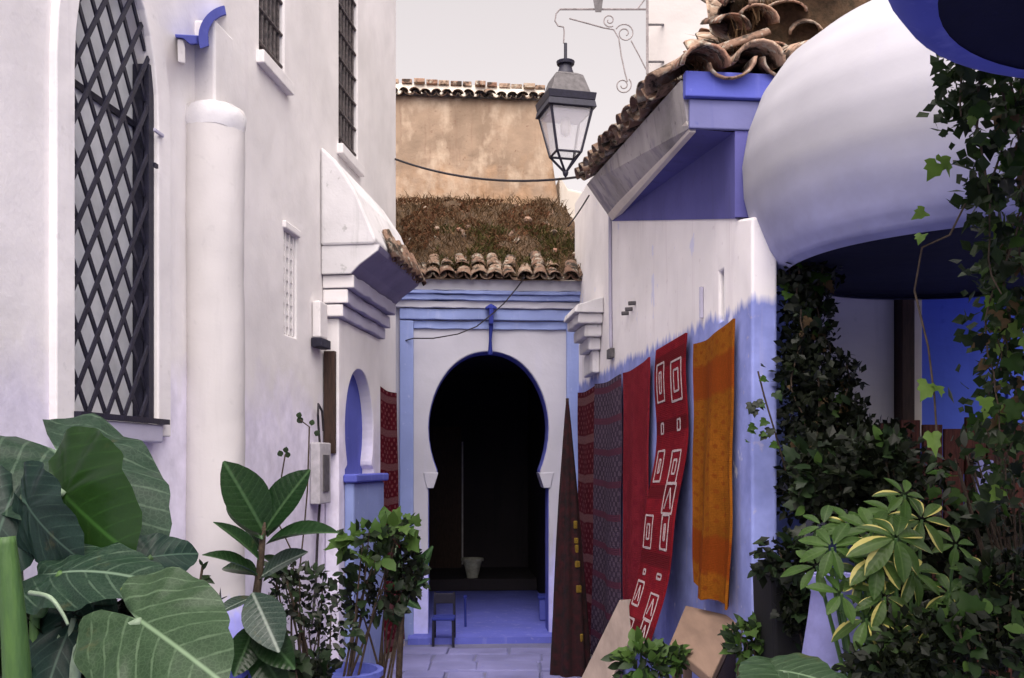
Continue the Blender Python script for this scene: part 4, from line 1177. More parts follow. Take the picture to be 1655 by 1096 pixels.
b = MB(); b.tube([PW(0.585, 0.056, -0.35), PW(0.58, 0.36, -0.35)], 0.011, 6); b.tube([PW(0.60, 0.34, -0.35), PW(0.565, 0.34, -0.35)], 0.014, 5)
tag(b.build('floor_bolt', M['blue_deep']), 'thin dark post standing on the blue passage floor', 'post')

pot('blue_pot', P(556, 1200, 5.3) * V((1, 1, 0)), pot_prof(0.13, 0.19, 0.50), M['pot_blue'], 'round blue pot holding the leafy bush by the left wall')
pot('tall_blue_pot', (-1.20, 4.35, 0), pot_prof(0.13, 0.20, 0.78), M['pot_blue'], 'tall blue pot at the foot of the white column')
pot('lilac_urn', (1.105, 3.40, 0), [(0, 0), (0.11, 0), (0.155, 0.30), (0.15, 0.55), (0.12, 0.85), (0.085, 1.08), (0.075, 1.16), (0.095, 1.20), (0.095, 1.22), (0.07, 1.22), (0.065, 1.15), (0, 1.15)], M['pot_lilac'], 'tall lilac urn half hidden under the variegated plant', 'urn')
BN = MB(); BN.hexa([V((1.02, 3.78, 0)), V((1.25, 3.78, 0)), V((1.25, 4.05, 0)), V((1.02, 4.05, 0)), V((0.985, 3.75, 1.17)), V((1.25, 3.75, 1.17)), V((1.25, 4.07, 1.17)), V((0.985, 4.07, 1.17))])
bn2 = BN.build('black_bin', M['black'], None, bevel=0.015); tag(bn2, 'black plastic bin between the blue wall end and the lilac urn', 'bin')
b = MB(); b.hexa([V((0.975, 3.74, 1.172)), V((1.26, 3.74, 1.172)), V((1.26, 4.08, 1.172)), V((0.975, 4.08, 1.172)), V((1.0, 3.77, 1.20)), V((1.235, 3.77, 1.20)), V((1.235, 4.06, 1.20)), V((1.0, 4.06, 1.20))]); b.build('lid', M['black'], bn2, bevel=0.01)
b = MB(); b.box(1.08, 1.15, 3.735, 3.765, 1.185, 1.215); b.build('handle', M['black'], bn2, bevel=0.006)

# red brown board fence across the garden
FN = empty('board_fence', V((2.3, 4.85, 0)), 'red brown wooden board fence low in the garden on the right', 'fence')
for i in range(13):
    x = 1.80 + i * 0.105
    b = MB(); zt = 1.80 + random.uniform(-0.03, 0.03)
    b.box(x, x + 0.095, 4.84 + random.uniform(-0.008, 0.008), 4.865, 0.03, zt); b.build('board', M['wood_red'], FN, bevel=0.004)
for z in (0.4, 1.55):
    b = MB(); b.box(1.78, 3.2, 4.868, 4.90, z, z + 0.07); b.build('rail', M['wood_red'], FN)
for x in (1.84, 3.1):
    b = MB(); b.box(x, x + 0.07, 4.902, 4.96, 0.0, 1.75); b.build('post', M['wood_red'], FN)
b = MB(); b.box(2.25, 2.34, 4.80, 4.835, 1.42, 1.62); tag(b.build('fence_tag', M['pot_lilac'], None, bevel=0.01), 'small pale blue plaque on the red brown fence', 'plaque')
# ================================================================== plants
def finish_leaf(name, vs, fs, uvs, edge, mat):
    me = bpy.data.meshes.new(name)
    me.from_pydata([tuple(v) for v in vs], [], fs)
    ul = me.uv_layers.new(name='UVMap')
    for lp in me.loops: ul.data[lp.index].uv = uvs[lp.vertex_index]
    at = me.attributes.new('edge', 'FLOAT', 'POINT')
    for i, e in enumerate(edge): at.data[i].value = e
    me.polygons.foreach_set('use_smooth', [True] * len(me.polygons))
    me.materials.append(mat)
    me.update()
    return me

def leaf_mesh(name, mat, prof, nx=4, ny=8, fold=0.25, droop=0.25, wave=0.0, wk=3.0, seed=0.0):
    """blade along +Y (length 1), prof(t) = half width; folded along the midrib, drooping to the tip"""
    vs, uvs, ed, fs = [], [], [], []
    for j in range(ny + 1):
        t = j / ny; w = prof(t)
        for i in range(-nx // 2, nx // 2 + 1):
            a = i / (nx // 2)
            x = a * w
            z = abs(a) * w * fold - droop * t * t + wave * abs(a) * math.sin(t * wk * 6.283 + (1 if a > 0 else 2.2) + seed)
            vs.append(V((x, t, z))); uvs.append((x + 0.5, t * 0.999 + 0.5)); ed.append(abs(a))
    m = nx // 2 * 2 + 1
    for j in range(ny):
        for i in range(m - 1):
            a = j * m + i
            fs.append((a, a + 1, a + m + 1, a + m))
    return finish_leaf(name, vs, fs, uvs, ed, mat)

def lance(wd, peak=0.45, p=0.8):
    def f(t):
        if t <= 0 or t >= 1: return 0.012
        s = t / (2 * peak) if t < peak else 0.5 + (t - peak) / (2 * (1 - peak))
        return wd * max(0.012, math.sin(math.pi * s)) ** p
    return f

def ear_mesh(name, mat, seed=0.0, cup=0.12, droop=0.30, wide=1.0, wave=0.03):
    ang = [0, 12, 30, 50, 72, 100, 128, 150, 166, 176, 180]
    rad = [1.0, 0.90, 0.74, 0.63, 0.57, 0.55, 0.56, 0.54, 0.44, 0.22, 0.10]
    def R(a):
        a = abs(a)
        for k in range(len(ang) - 1):
            if a <= ang[k + 1]:
                f = (a - ang[k]) / (ang[k + 1] - ang[k]); f = f * f * (3 - 2 * f)
                return rad[k] + (rad[k + 1] - rad[k]) * f
        return rad[-1]
    NA, NF = 56, 9
    vs, uvs, ed, fs = [V((0, 0, 0))], [(0.5, 0.5)], [0.0], []
    for f in range(1, NF + 1):
        q = f / NF
        for k in range(NA):
            a = -180 + 360 * k / NA
            r = R(a) * q * (1 + (0.022 * noise.noise(V((a * 0.09, seed, 0))) + 0.012 * noise.noise(V((a * 0.4, seed, 5)))) * q * q)
            x, y = r * math.sin(math.radians(a)) * wide, r * math.cos(math.radians(a))
            z = -droop * max(0, y) ** 2 - 0.5 * droop * min(0, y) ** 2 + cup * abs(x) ** 1.3 - 0.35 * x * x
            z += wave * q * q * math.sin(math.radians(a) * 8 + seed) + 0.005 * math.cos((y - abs(x) * 0.8) * 52) * min(1, abs(x) * 6) * (1 - 0.4 * q)
            vs.append(V((x, y, z))); uvs.append((x + 0.5, y + 0.5)); ed.append(q)
    for k in range(NA):
        fs.append((0, 1 + k, 1 + (k + 1) % NA))
    for f in range(NF - 1):
        for k in range(NA):
            k2 = (k + 1) % NA
            a = 1 + f * NA
            fs.append((a + k, a + NA + k, a + NA + k2, a + k2))
    return finish_leaf(name, vs, fs, uvs, ed, mat)

def ivy_mesh(name, mat):
    out = [(0, 0.06), (0.16, -0.04), (0.36, 0.02), (0.50, 0.20), (0.34, 0.36), (0.36, 0.62), (0.20, 0.66), (0.0, 1.0)]
    out = out + [(-x, y) for x, y in out[1:-1]][::-1]
    vs = [V((0, 0.36, 0.0))] + [V((x, y, 0.10 * abs(x) - 0.22 * y * y + 0.05 * math.sin(x * 9))) for x, y in out]
    n = len(out)
    fs = [(0, 1 + k, 1 + (k + 1) % n) for k in range(n)]
    return finish_leaf(name, vs, fs, [(v.x + 0.5, v.y + 0.5) for v in vs], [0.0] + [1.0] * n, mat)

def aim(base, tip, hint, wscale=1.0):
    base, tip = V(base), V(tip)
    y = tip - base; L = y.length; y.normalize()
    z = V(hint); z = z - y * z.dot(y)
    if z.length < 1e-4: z = V((1, 0, 0)).cross(y)
    z.normalize(); x = y.cross(z)
    Rm = Matrix((x, y, z)).transposed().to_4x4()
    return Matrix.Translation(base) @ Rm @ Matrix.Diagonal((L * wscale, L, L, 1))

# ---- leaf colours
M['ear1'] = leaf_mat('taro leaf grey green', (0.0185, 0.0470, 0.0266), (0.0266, 0.0594, 0.0348), (0.20, 0.30, 0.20), 5.0, None, rough=0.36, trans=0.18, vein_amt=0.9, spec=0.15)
M['ear2'] = leaf_mat('taro leaf shaded', (0.0119, 0.0405, 0.0097), (0.0189, 0.0540, 0.0135), (0.05, 0.14, 0.03), 5.5, None, rough=0.36, trans=0.40, vein_amt=1.0, spec=0.35, tcol=(0.10, 0.28, 0.03))
M['ear3'] = leaf_mat('taro leaf light', (0.0365, 0.0748, 0.0331), (0.0435, 0.0818, 0.0382), (0.22, 0.33, 0.19), 5.0, (0.34, 0.38, 0.06), 1.22, rough=0.38, trans=0.2, vein_amt=0.9, spec=0.15)
M['ear4'] = leaf_mat('taro leaf blue green', (0.0124, 0.0337, 0.0253), (0.0225, 0.0478, 0.0365), (0.08, 0.14, 0.10), 5.5, None, rough=0.34, trans=0.15, vein_amt=0.9, spec=0.15)
M['ficus'] = leaf_mat('rubber plant leaf', (0.0112, 0.0357, 0.0112), (0.0204, 0.0536, 0.0153), (0.10, 0.19, 0.08), 11, None, rough=0.28, trans=0.12, vein_amt=0.55)
M['ficus_pale'] = leaf_mat('rubber plant pale leaf', (0.0358, 0.0650, 0.0488), (0.0455, 0.0813, 0.0585), (0.32, 0.38, 0.32), 11, None, rough=0.3, trans=0.12, vein_amt=0.8)
M['ger'] = leaf_mat('fresh green leaf', (0.0490, 0.1155, 0.0210), (0.1050, 0.1890, 0.0420), None, rough=0.5, trans=0.35)
M['ger_dark'] = leaf_mat('dark green leaf', (0.0112, 0.0252, 0.0098), (0.0315, 0.0595, 0.0210), None, rough=0.45, trans=0.2)
M['weed'] = leaf_mat('grey green leaf', (0.0480, 0.0600, 0.0400), (0.1040, 0.1120, 0.0880), None, rough=0.6, trans=0.2)
M['ivy'] = leaf_mat('ivy leaf', (0.0158, 0.0446, 0.0086), (0.0576, 0.1188, 0.0216), None, rough=0.45, trans=0.30)
M['ivy_dark'] = leaf_mat('dark ivy leaf', (0.0041, 0.0092, 0.0031), (0.0173, 0.0281, 0.0102), None, rough=0.4, trans=0.15)  # darker ivy copy, shade of the garden nook put into its green
M['ivy_bright'] = leaf_mat('bright ivy leaf', (0.1275, 0.2400, 0.0338), (0.2100, 0.3300, 0.0750), None, rough=0.45, trans=0.35)  # brighter green than the other ivy leaves
M['umb'] = leaf_mat('umbrella plant leaf', (0.0384, 0.0872, 0.0196), (0.0838, 0.1465, 0.0349), (0.14, 0.22, 0.07), 7, (0.48, 0.43, 0.13), 1.30, margin_rnd=1.2, margin_side=4.0, rough=0.35, trans=0.25, vein_amt=0.4)
M['umb_g'] = leaf_mat('umbrella plant green leaf', (0.0527, 0.1178, 0.0217), (0.0992, 0.1860, 0.0434), (0.16, 0.26, 0.08), 7, None, rough=0.35, trans=0.35, vein_amt=0.4)
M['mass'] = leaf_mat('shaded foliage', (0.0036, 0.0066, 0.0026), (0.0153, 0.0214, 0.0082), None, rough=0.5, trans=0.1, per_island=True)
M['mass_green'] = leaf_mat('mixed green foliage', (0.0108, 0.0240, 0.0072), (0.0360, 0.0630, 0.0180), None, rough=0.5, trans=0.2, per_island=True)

M['ivy_dead'] = leaf_mat('dead ivy leaf', (0.11, 0.07, 0.03), (0.18, 0.12, 0.06), None, rough=0.7, trans=0.15)
IVY, IVY_D, IVY_B, IVY_X = (ivy_mesh('leaf', M[k]) for k in ('ivy', 'ivy_dark', 'ivy_bright', 'ivy_dead'))
GER, GER_D = (ivy_mesh('leaf', M[k]) for k in ('ger', 'ger_dark'))
SMALL_D = leaf_mesh('leaf', M['ger_dark'], lance(0.24, 0.45), 2, 4, 0.2, 0.2)
SMALL_W = leaf_mesh('leaf', M['weed'], lance(0.20, 0.45), 2, 4, 0.2, 0.3)
SMALL_G = leaf_mesh('leaf', M['ger'], lance(0.28, 0.5), 2, 4, 0.2, 0.25)
UMB = [leaf_mesh('leaflet', M[k], lance(0.19, 0.58, 0.75), 4, 8, 0.28, d) for k, d in (('umb', 0.28), ('umb_g', 0.22), ('umb', 0.45))]

def rnd_dir(up=0.3):
    while True:
        d = V((random.uniform(-1, 1), random.uniform(-1, 1), random.uniform(-1, 1)))
        if 0.05 < d.length < 1: break
    d.normalize(); d.z += up
    return d.normalized()

def leaf_mass(name, parent, pts, size, mat):
    """leaves too small to pick apart: joined, one part"""
    b = MB()
    for p in pts:
        d = rnd_dir(0.1); s = size * random.uniform(0.6, 1.4)
        z = rnd_dir(0.6); x = d.cross(z).normalized() * s * 0.32
        b.add([p, p + d * s * 0.5 + x + z * s * 0.06, p + d * s, p + d * s * 0.5 - x + z * s * 0.06], [(0, 1, 2, 3)])
    o_ = ORG[parent.name]
    me = bpy.data.meshes.new(name); me.from_pydata([tuple(v - o_) for v in b.v], [], b.f); me.materials.append(mat)
    ob = link(name, me, parent); ob['kind'] = 'stuff'
    return ob

# ---- big taro plant, lower left
TA = empty('taro_plant', V((-1.15, 2.45, 0)), 'huge taro plant with heart shaped leaves in the lower left corner', 'plant')
ear_specs = [  # base px,py,Y  tip px,py,Y  hint normal  width  seed  droop
    ('ear1', (104, 742, 2.78), (250, 878, 2.62), (0.46, -0.62, 0.50), 1.0, 0.3, 0.10),
    ('ear2', (104, 800, 2.62), (196, 898, 2.46), (0.30, -1.0, -0.30), 1.15, 1.1, 0.12),
    ('ear4', (46, 820, 2.56), (104, 912, 2.44), (-0.75, -0.8, 0.15), 0.9, 2.0, 0.2),
    ('ear1', (100, 925, 2.44), (244, 905, 2.30), (0.1, -0.80, 0.85), 0.66, 3.0, 0.22),
    ('ear4', (246, 900, 2.62), (326, 888, 2.70), (0.15, -1.0, 0.5), 0.98, 4.2, 0.12),
    ('ear3', (228, 1004, 2.20), (356, 1092, 2.06), (0.05, -1.0, 0.75), 1.05, 5.0, 0.08),
    ('ear4', (12, 820, 2.62), (-40, 960, 2.5), (0.4, -1.0, 0.4), 0.9, 6.0, 0.2),
    ('ear4', (120, 1000, 2.52), (60, 1120, 2.40), (0.0, -1.0, 0.3), 0.9, 7.0, 0.2),
    ('ear2', (-8, 775, 2.72), (-70, 890, 2.66), (0.3, -1.0, 0.3), 0.9, 1.6, 0.2),
]
for i, (mk, A, T, h, wd, sd, dr) in enumerate(ear_specs):
    me = ear_mesh('leaf', M[mk], sd, 0.10, dr * 1.4, 1.0, 0.040)
    o = link('leaf', me, TA, aim(P(*A), P(*T), h, wd))
def petiole(parent, pts, r, mat, name='petiole'):
    pts = [V(p) for p in pts]
    q = []
    for i in range(len(pts) - 1):        # smooth polyline
        p0 = pts[max(i - 1, 0)]; p1 = pts[i]; p2 = pts[i + 1]; p3 = pts[min(i + 2, len(pts) - 1)]
        for k in range(6):
            t = k / 6
            q.append(0.5 * ((2 * p1) + (p2 - p0) * t + (2 * p0 - 5 * p1 + 4 * p2 - p3) * t * t + (3 * p1 - p0 - 3 * p2 + p3) * t ** 3))
    q.append(pts[-1])
    n = len(q)
    b = MB(); b.tube(q, [r * (1.0 - 0.45 * i / n) for i in range(n)], 8)
    return b.build(name, mat, parent, smooth=True)
base_l = lambda dx, dy=0.0: V((-1.15 + dx, 2.45 + dy, 0.0))
petiole(TA, [base_l(0.0), P(-30, 1000, 2.6), P(-2, 840, 2.72), P(40, 760, 2.78), P(104, 742, 2.78)], 0.022, M['stem_green'])
petiole(TA, [base_l(0.05), P(30, 960, 2.62), P(34, 830, 2.64), P(60, 778, 2.60), P(104, 800, 2.62)], 0.018, M['stem_pale'])
petiole(TA, [base_l(0.1), P(60, 1080, 2.5), P(70, 985, 2.46), P(100, 925, 2.44)], 0.016, M['stem_green'])
petiole(TA, [base_l(0.25, 0.1), P(150, 1060, 2.55), P(175, 960, 2.6), P(246, 900, 2.62)], 0.014, M['stem_green'])
petiole(TA, [base_l(0.2, -0.2), P(120, 1130, 2.3), P(160, 1040, 2.24), P(228, 1004, 2.20)], 0.016, M['stem_pale'])
petiole(TA, [base_l(0.1, 0.0), P(90, 1100, 2.5), P(110, 1040, 2.50), P(120, 1000, 2.52)], 0.014, M['stem_pale'])
petiole(TA, [P(55, 2000, 2.0), P(40, 1300, 2.0), P(28, 1096, 1.98), P(20, 980, 1.97), P(8, 868, 1.97)], 0.036, M['stem_green'], 'stalk')
petiole(TA, [P(48, 958, 2.30), P(80, 965, 2.27), P(100, 990, 2.25), P(110, 1010, 2.24)], 0.006, M['stem_pale'])
pts = [V((random.uniform(-1.50, -0.85), random.uniform(2.5, 2.9), random.uniform(0.75, 1.24))) for _ in range(2600)]
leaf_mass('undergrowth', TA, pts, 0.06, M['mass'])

# ---- rubber plant
RU = empty('rubber_plant', V((-1.03, 3.95, 0)), 'rubber plant with long glossy leaves in front of the white column', 'plant')
FI = leaf_mesh('leaf', M['ficus'], lance(0.225, 0.52, 0.72), 4, 10, 0.42, 0.10)
FI2 = leaf_mesh('leaf', M['ficus'], lance(0.20, 0.50, 0.75), 4, 10, 0.55, 0.22)
FIP = leaf_mesh('leaf', M['ficus_pale'], lance(0.23, 0.50, 0.75), 4, 10, 0.30, 0.15)
stem_p = [V((-1.03, 3.95, 0)), P(415, 1100, 3.95), P(412, 980, 3.95), P(420, 920, 3.95), P(425, 865, 3.95), P(428, 840, 3.95)]
b = MB(); b.tube(stem_p, [0.022, 0.02, 0.018, 0.015, 0.012, 0.008], 8); b.build('stem', M['bark'], RU, smooth=True)
for (me, A, T, h, w) in [
    (FI, (428, 862, 3.95), (366, 746, 3.85), (0.55, -1, 0.25), 1.25), (FI, (428, 858, 3.95), (494, 757, 3.92), (-0.45, -1, 0.25), 1.15),
    (FI2, (424, 872, 3.93), (372, 790, 4.05), (0.5, -1, 0.3), 1.2), (FI2, (430, 880, 3.92), (533, 838, 3.80), (-0.1, -0.45, 1), 0.95),
    (FI2, (418, 905, 3.93), (362, 838, 3.80), (0.6, -0.6, 0.7), 0.75), (FI, (432, 868, 3.98), (478, 790, 4.12), (-0.4, -1, 0.2), 1.0),
    (FI2, (416, 930, 3.93), (342, 882, 3.78), (0.3, -0.45, 1), 0.9), (FI2, (416, 930, 3.93), (356, 905, 4.02), (0.4, -0.8, 0.7), 1.2),
    (FIP, (418, 935, 3.95), (486, 884, 3.85), (-0.2, -0.7, 0.9), 1.05), (FIP, (408, 958, 3.90), (447, 1044, 3.72), (0.15, -1, 0.45), 1.25),
    (FIP, (410, 965, 3.92), (350, 985, 3.80), (0.1, -0.6, 1), 0.85), (FI, (412, 1000, 3.93), (470, 1078, 3.75), (-0.2, -1, 0.3), 1.1),
    (FI, (412, 1010, 3.95), (380, 1090, 3.80), (0.3, -1, 0.2), 1.2), (FI2, (414, 1040, 3.95), (455, 1120, 3.80), (-0.2, -1, 0.3), 1.4),
    (FI, (424, 900, 4.0), (470, 925, 4.1), (0, -0.7, 0.8), 1.1), (FI2, (424, 890, 4.0), (392, 850, 4.1), (0.2, -1, 0.2), 1.2)]:
    link('leaf', me, RU, aim(P(*A), P(*T), h, w))

# ---- thin sprig between taro and rubber plant
SG = empty('dry_sprig', V((-1.20, 3.6, 0)), 'thin dark sprig with tiny leaves between the taro and the rubber plant', 'plant')
b = MB(); b.tube([V((-1.20, 3.6, 0)), P(318, 1000, 3.62), P(322, 950, 3.62), P(328, 912, 3.62)], 0.005, 5)
b.build('stem', M['bark'], SG)
for (x, y, x2, y2) in ((322, 945, 310, 935), (322, 945, 312, 955), (324, 930, 345, 942), (326, 922, 334, 908), (328, 915, 322, 905), (320, 960, 306, 950), (325, 936, 338, 930)):
    link('leaf', SMALL_D, SG, aim(P(x, y, 3.62), P(x2, y2, 3.60), (0, -1, 0.4), 0.8))

# ---- leafy bush by the left wall
def bush(name, label, root, blobs, meshes, size, n_stems=6, mass=None, mass_mat=None, mass_size=0.03, hint_up=0.7):
    o = empty(name, root, label, 'plant')
    cs = []
    for (c, r, n) in blobs:
        for k in range(n):
            d = rnd_dir(0.15)
            p = c + V((d.x * r.x, d.y * r.y, d.z * r.z)) * random.uniform(0.55, 1.0)
            cs.append(p)
            dd = (d + rnd_dir(0.0) * 0.8).normalized()
            L = size * random.uniform(0.65, 1.35)
            hint = V((random.uniform(-.6, .6), -random.uniform(0.2, 1.0), hint_up * random.uniform(0.3, 1.5)))
            link('leaf', random.choice(meshes), o, aim(p, p + dd * L, hint, random.uniform(0.85, 1.2)))
    for k in range(n_stems):
        c, r, n = random.choice(blobs)
        e = c + V((random.uniform(-.6, .6) * r.x, random.uniform(-.6, .6) * r.y, random.uniform(0, .7) * r.z))
        s = V(root) + V((random.uniform(-.04, .04), random.uniform(-.04, .04), 0.3))
        b = MB(); b.tube([s, s.lerp(e, 0.5) + V((random.uniform(-.05, .05), random.uniform(-.05, .05), 0.04)), e], [0.008, 0.006, 0.003], 5); b.build('stem', M['bark'], o)
    if mass:
        pts = []
        for (c, r, n) in blobs:
            for k in range(mass):
                d = rnd_dir(0)
                pts.append(c + V((d.x * r.x, d.y * r.y, d.z * r.z)) * random.random() ** 0.5)
        leaf_mass('foliage', o, pts, mass_size, mass_mat)
    return o
bush('geranium_bush', 'leafy bush with fresh green top leaves in front of the left rug', V((-0.90, 5.3, 0)),
     [(P(590, 880, 5.3), V((0.17, 0.15, 0.11)), 46), (P(640, 860, 5.35), V((0.12, 0.12, 0.09)), 24)], [GER, GER, GER_D, SMALL_G], 0.085, 6, 60, M['mass_green'], 0.05)
bush('dark_bush', 'dark small leaved bush low in front of the left rug', V((-0.72, 5.5, 0)),
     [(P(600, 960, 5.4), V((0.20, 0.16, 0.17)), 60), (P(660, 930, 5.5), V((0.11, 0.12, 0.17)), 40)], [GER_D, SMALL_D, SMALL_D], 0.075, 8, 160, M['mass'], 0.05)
bush('scrubby_bush', 'twiggy grey green bush between the rubber plant and the leafy bush', V((-0.98, 4.75, 0)),
     [(P(490, 960, 4.8), V((0.18, 0.14, 0.14)), 70), (P(520, 1020, 4.75), V((0.22, 0.14, 0.14)), 70), (P(455, 930, 4.9), V((0.09, 0.1, 0.08)), 20)], [SMALL_W, SMALL_D, SMALL_D], 0.055, 14, 150, M['mass'], 0.035)
bush('low_left_bush', 'dark low bush at the bottom edge below the rubber plant', V((-0.80, 4.2, 0)),
     [(P(450, 1075, 4.2), V((0.16, 0.12, 0.06)), 40), (P(510, 1080, 4.3), V((0.08, 0.1, 0.05)), 20)], [SMALL_D, GER_D], 0.07, 4, 120, M['mass'], 0.04)
# dark agave like blade beside the left rug
AG = empty('blade_plant', V((-0.80, 6.2, 0)), 'plant with a few dark sword leaves left of the arch', 'plant')
BL = leaf_mesh('leaf', M['ficus'], lance(0.10, 0.3, 0.7), 2, 8, 0.5, 0.12)
for A, T in (((655, 960, 6.2), (695, 885, 6.1)), ((650, 960, 6.2), (690, 935, 6.1)), ((648, 955, 6.2), (640, 880, 6.25)), ((652, 965, 6.2), (676, 980, 6.0)), ((645, 950, 6.25), (668, 905, 6.3))):
    link('leaf', BL, AG, aim(P(*A), P(*T), (0, -1, 0.4), 1.6))
b = MB(); b.tube([V((-0.72, 6.2, 0)), P(650, 965, 6.2)], 0.02, 6); b.build('stem', M['bark'], AG)
# tall dry stems against the left wall
DS = empty('dry_weed', V((-1.12, 5.6, 0)), 'two tall dry stems with seed heads against the lilac wall', 'plant')
for pts in ([(470, 960), (476, 900), (452, 850), (455, 770), (461, 735)], [(478, 960), (486, 905), (492, 850), (497, 790), (500, 690), (484, 678)]):
    b = MB(); b.tube([V((-1.12, 5.6, 0))] + [P(x, y, 5.6) for x, y in pts], 0.0045, 5); b.build('stem', M['bark'], DS)
for (x, y) in ((461, 732), (455, 738), (466, 740), (482, 676), (503, 688), (510, 705), (488, 684)):
    link('seed_head', SMALL_D, DS, aim(P(x, y, 5.6), P(x + random.uniform(-10, 10), y - 10, 5.6), (0, -1, 0.3), 2.0))

# ---- umbrella plant (variegated), lower right
UM = empty('umbrella_plant', V((1.25, 3.05, 0)), 'variegated umbrella plant with yellow edged leaflets in front of the urn', 'plant')
hubs = [((1448, 870, 3.0), 78, 9, 0.1, 0), ((1345, 885, 3.05), 62, 8, 0.4, 1), ((1408, 858, 3.15), 60, 8, 0.9, 1), ((1430, 965, 3.0), 62, 7, 0.2, 2), ((1395, 930, 3.05), 50, 7, 1.3, 0),
        ((1462, 800, 3.15), 48, 7, 0.5, 1), ((1360, 960, 3.0), 55, 6, 0.7, 1), ((1588, 935, 3.1), 55, 7, 0.3, 2), ((1330, 850, 3.2), 45, 6, 0.3, 1), ((1500, 1015, 3.0), 55, 7, 0.8, 2), ((1545, 880, 3.3), 45, 6, 0.1, 1),
        ((1420, 900, 3.02), 66, 8, 0.6, 0), ((1375, 850, 3.2), 55, 8, 0.2, 1), ((1475, 925, 3.08), 62, 8, 1.0, 2), ((1320, 915, 3.1), 55, 7, 0.1, 1), ((1490, 840, 3.2), 55, 7, 0.3, 0),
        ((1400, 1000, 3.0), 60, 7, 0.4, 2), ((1445, 830, 3.25), 55, 7, 0.8, 1), ((1535, 960, 3.1), 58, 7, 0.6, 0), ((1620, 960, 3.15), 50, 7, 0.2, 2)]
for (h, L, n, a0, k) in hubs:
    hp = P(*h); Lm = L * h[2] / FPX
    rt = V((1.25 + random.uniform(-.05, .05), 3.08 + random.uniform(-.05, .05), 0.0))
    b = MB(); b.tube([rt, rt.lerp(hp, 0.55) + V((0, 0.06, 0.05)), hp], [0.011, 0.009, 0.005], 6); b.build('stem', M['stem_green'], UM)
    nv = V((random.uniform(-.35, .35), -0.8, 0.6)).normalized()
    xa = nv.cross(V((0, 0, 1))).normalized(); ya = nv.cross(xa)
    for i in range(n):
        a = a0 + 6.283 * i / n + random.uniform(-.12, .12)
        d = (xa * math.cos(a) + ya * math.sin(a)) - nv * random.uniform(-0.05, 0.2)
        ll = Lm * random.uniform(0.8, 1.12)
        link('leaflet', UMB[k] if random.random() < 0.75 else random.choice(UMB), UM, aim(hp + d * 0.012, hp + d * ll, nv + V((0, 0, 0.35)), random.uniform(0.9, 1.2)))

# ---- hanging ivy at the right edge
def hang(name, label, starts, Yr, meshes, leafpx, n_leaf, step=0.05, sway=0.02, mass=0, mass_mat=None, mass_size=0.04, stem_r=0.004, mass_w=0.05):
    o = empty(name, P(starts[0][0], starts[0][1], starts[0][3]) * 1.0, label, 'vine')
    paths = []
    for (x, y0, y1, Y) in starts:
        p = P(x, y0, Y); e = P(x, y1, Y); L = p.z - e.z
        pts = [p]; dx = dy = 0
        n = max(3, int(abs(L) / step))
        for k in range(n):
            dx = dx * 0.6 + random.uniform(-sway, sway) - 0.12 * (pts[-1].x - p.x); dy = dy * 0.6 + random.uniform(-sway, sway) - 0.12 * (pts[-1].y - p.y)
            q = pts[-1] + V((dx, dy, -L / n)); pts.append(q)
        b = MB(); b.tube(pts, [stem_r * (1 - 0.5 * i / len(pts)) for i in range(len(pts))], 5, False); b.build('stem', M['bark'], o)
        paths.append(pts)
    tot = sum(len(p) for p in paths)
    for k in range(n_leaf):
        pts = random.choices(paths, weights=[len(p) for p in paths])[0]
        i = random.randrange(len(pts) - 1)
        p = pts[i].lerp(pts[i + 1], random.random())
        s = leafpx * p.y / FPX * (0.45 + 1.1 * random.random() ** 1.6)
        off = V((random.uniform(-1, 1), random.uniform(-1, 0.6), random.uniform(-0.5, 0.5))) * s * 0.9
        d = V((random.uniform(-0.9, 0.9), random.uniform(-0.6, 0.2), -random.uniform(0.2, 1.0))).normalized()
        link('leaf', random.choice(meshes), o, aim(p + off, p + off + d * s, (random.uniform(-.5, .5), -1, random.uniform(0, 0.9)), random.uniform(0.85, 1.15)))
    if mass:
        pts = []
        for k in range(mass):
            q = random.choice(paths); p = random.choice(q)
            pts.append(p + V((random.uniform(-1, 1) * mass_w, random.uniform(-.05, .12), random.uniform(-.05, .05))))
        leaf_mass('foliage', o, pts, mass_size, mass_mat)
    return o
hang('hanging_ivy', 'ivy hanging down the right edge in front of the domed bay',
     [(1608, 95, 480, 2.75), (1628, 100, 720, 2.8), (1650, 110, 760, 2.78), (1588, 110, 330, 2.72), (1556, 105, 190, 2.75), (1618, 110, 600, 2.9), (1662, 100, 720, 2.9), (1645, 300, 800, 3.0), (1635, 380, 800, 2.9)],
     2.8, [IVY, IVY, IVY, IVY_D, IVY_D, IVY_B, IVY_X], 26, 260, 0.05, 0.014, 1000, M['mass_green'], 0.045)
# single bright leaves
BR = empty('ivy_tendril', P(1540, 340, 2.7), 'thin ivy tendril with a few bright leaves in the garden', 'vine')
b = MB(); b.tube([P(1560, 330, 2.75), P(1535, 380, 2.7), P(1490, 400, 2.7), P(1478, 470, 2.75), P(1500, 560, 2.7), P(1510, 640, 2.7), P(1515, 720, 2.7)], 0.003, 5); b.build('stem', M['bark'], BR)
for (x, y, x2, y2) in ((1520, 252, 1540, 280), (1515, 262, 1502, 286), (1495, 340, 1478, 350), (1490, 378, 1484, 390), (1500, 618, 1492, 645), (1512, 622, 1526, 638), (1505, 698, 1514, 735), (1590, 642, 1598, 662)):
    link('leaf', IVY_B, BR, aim(P(x, y, 2.7), P(x2, y2, 2.66), (random.uniform(-.5, .5), -1, 0.6), random.uniform(0.6, 0.95)))

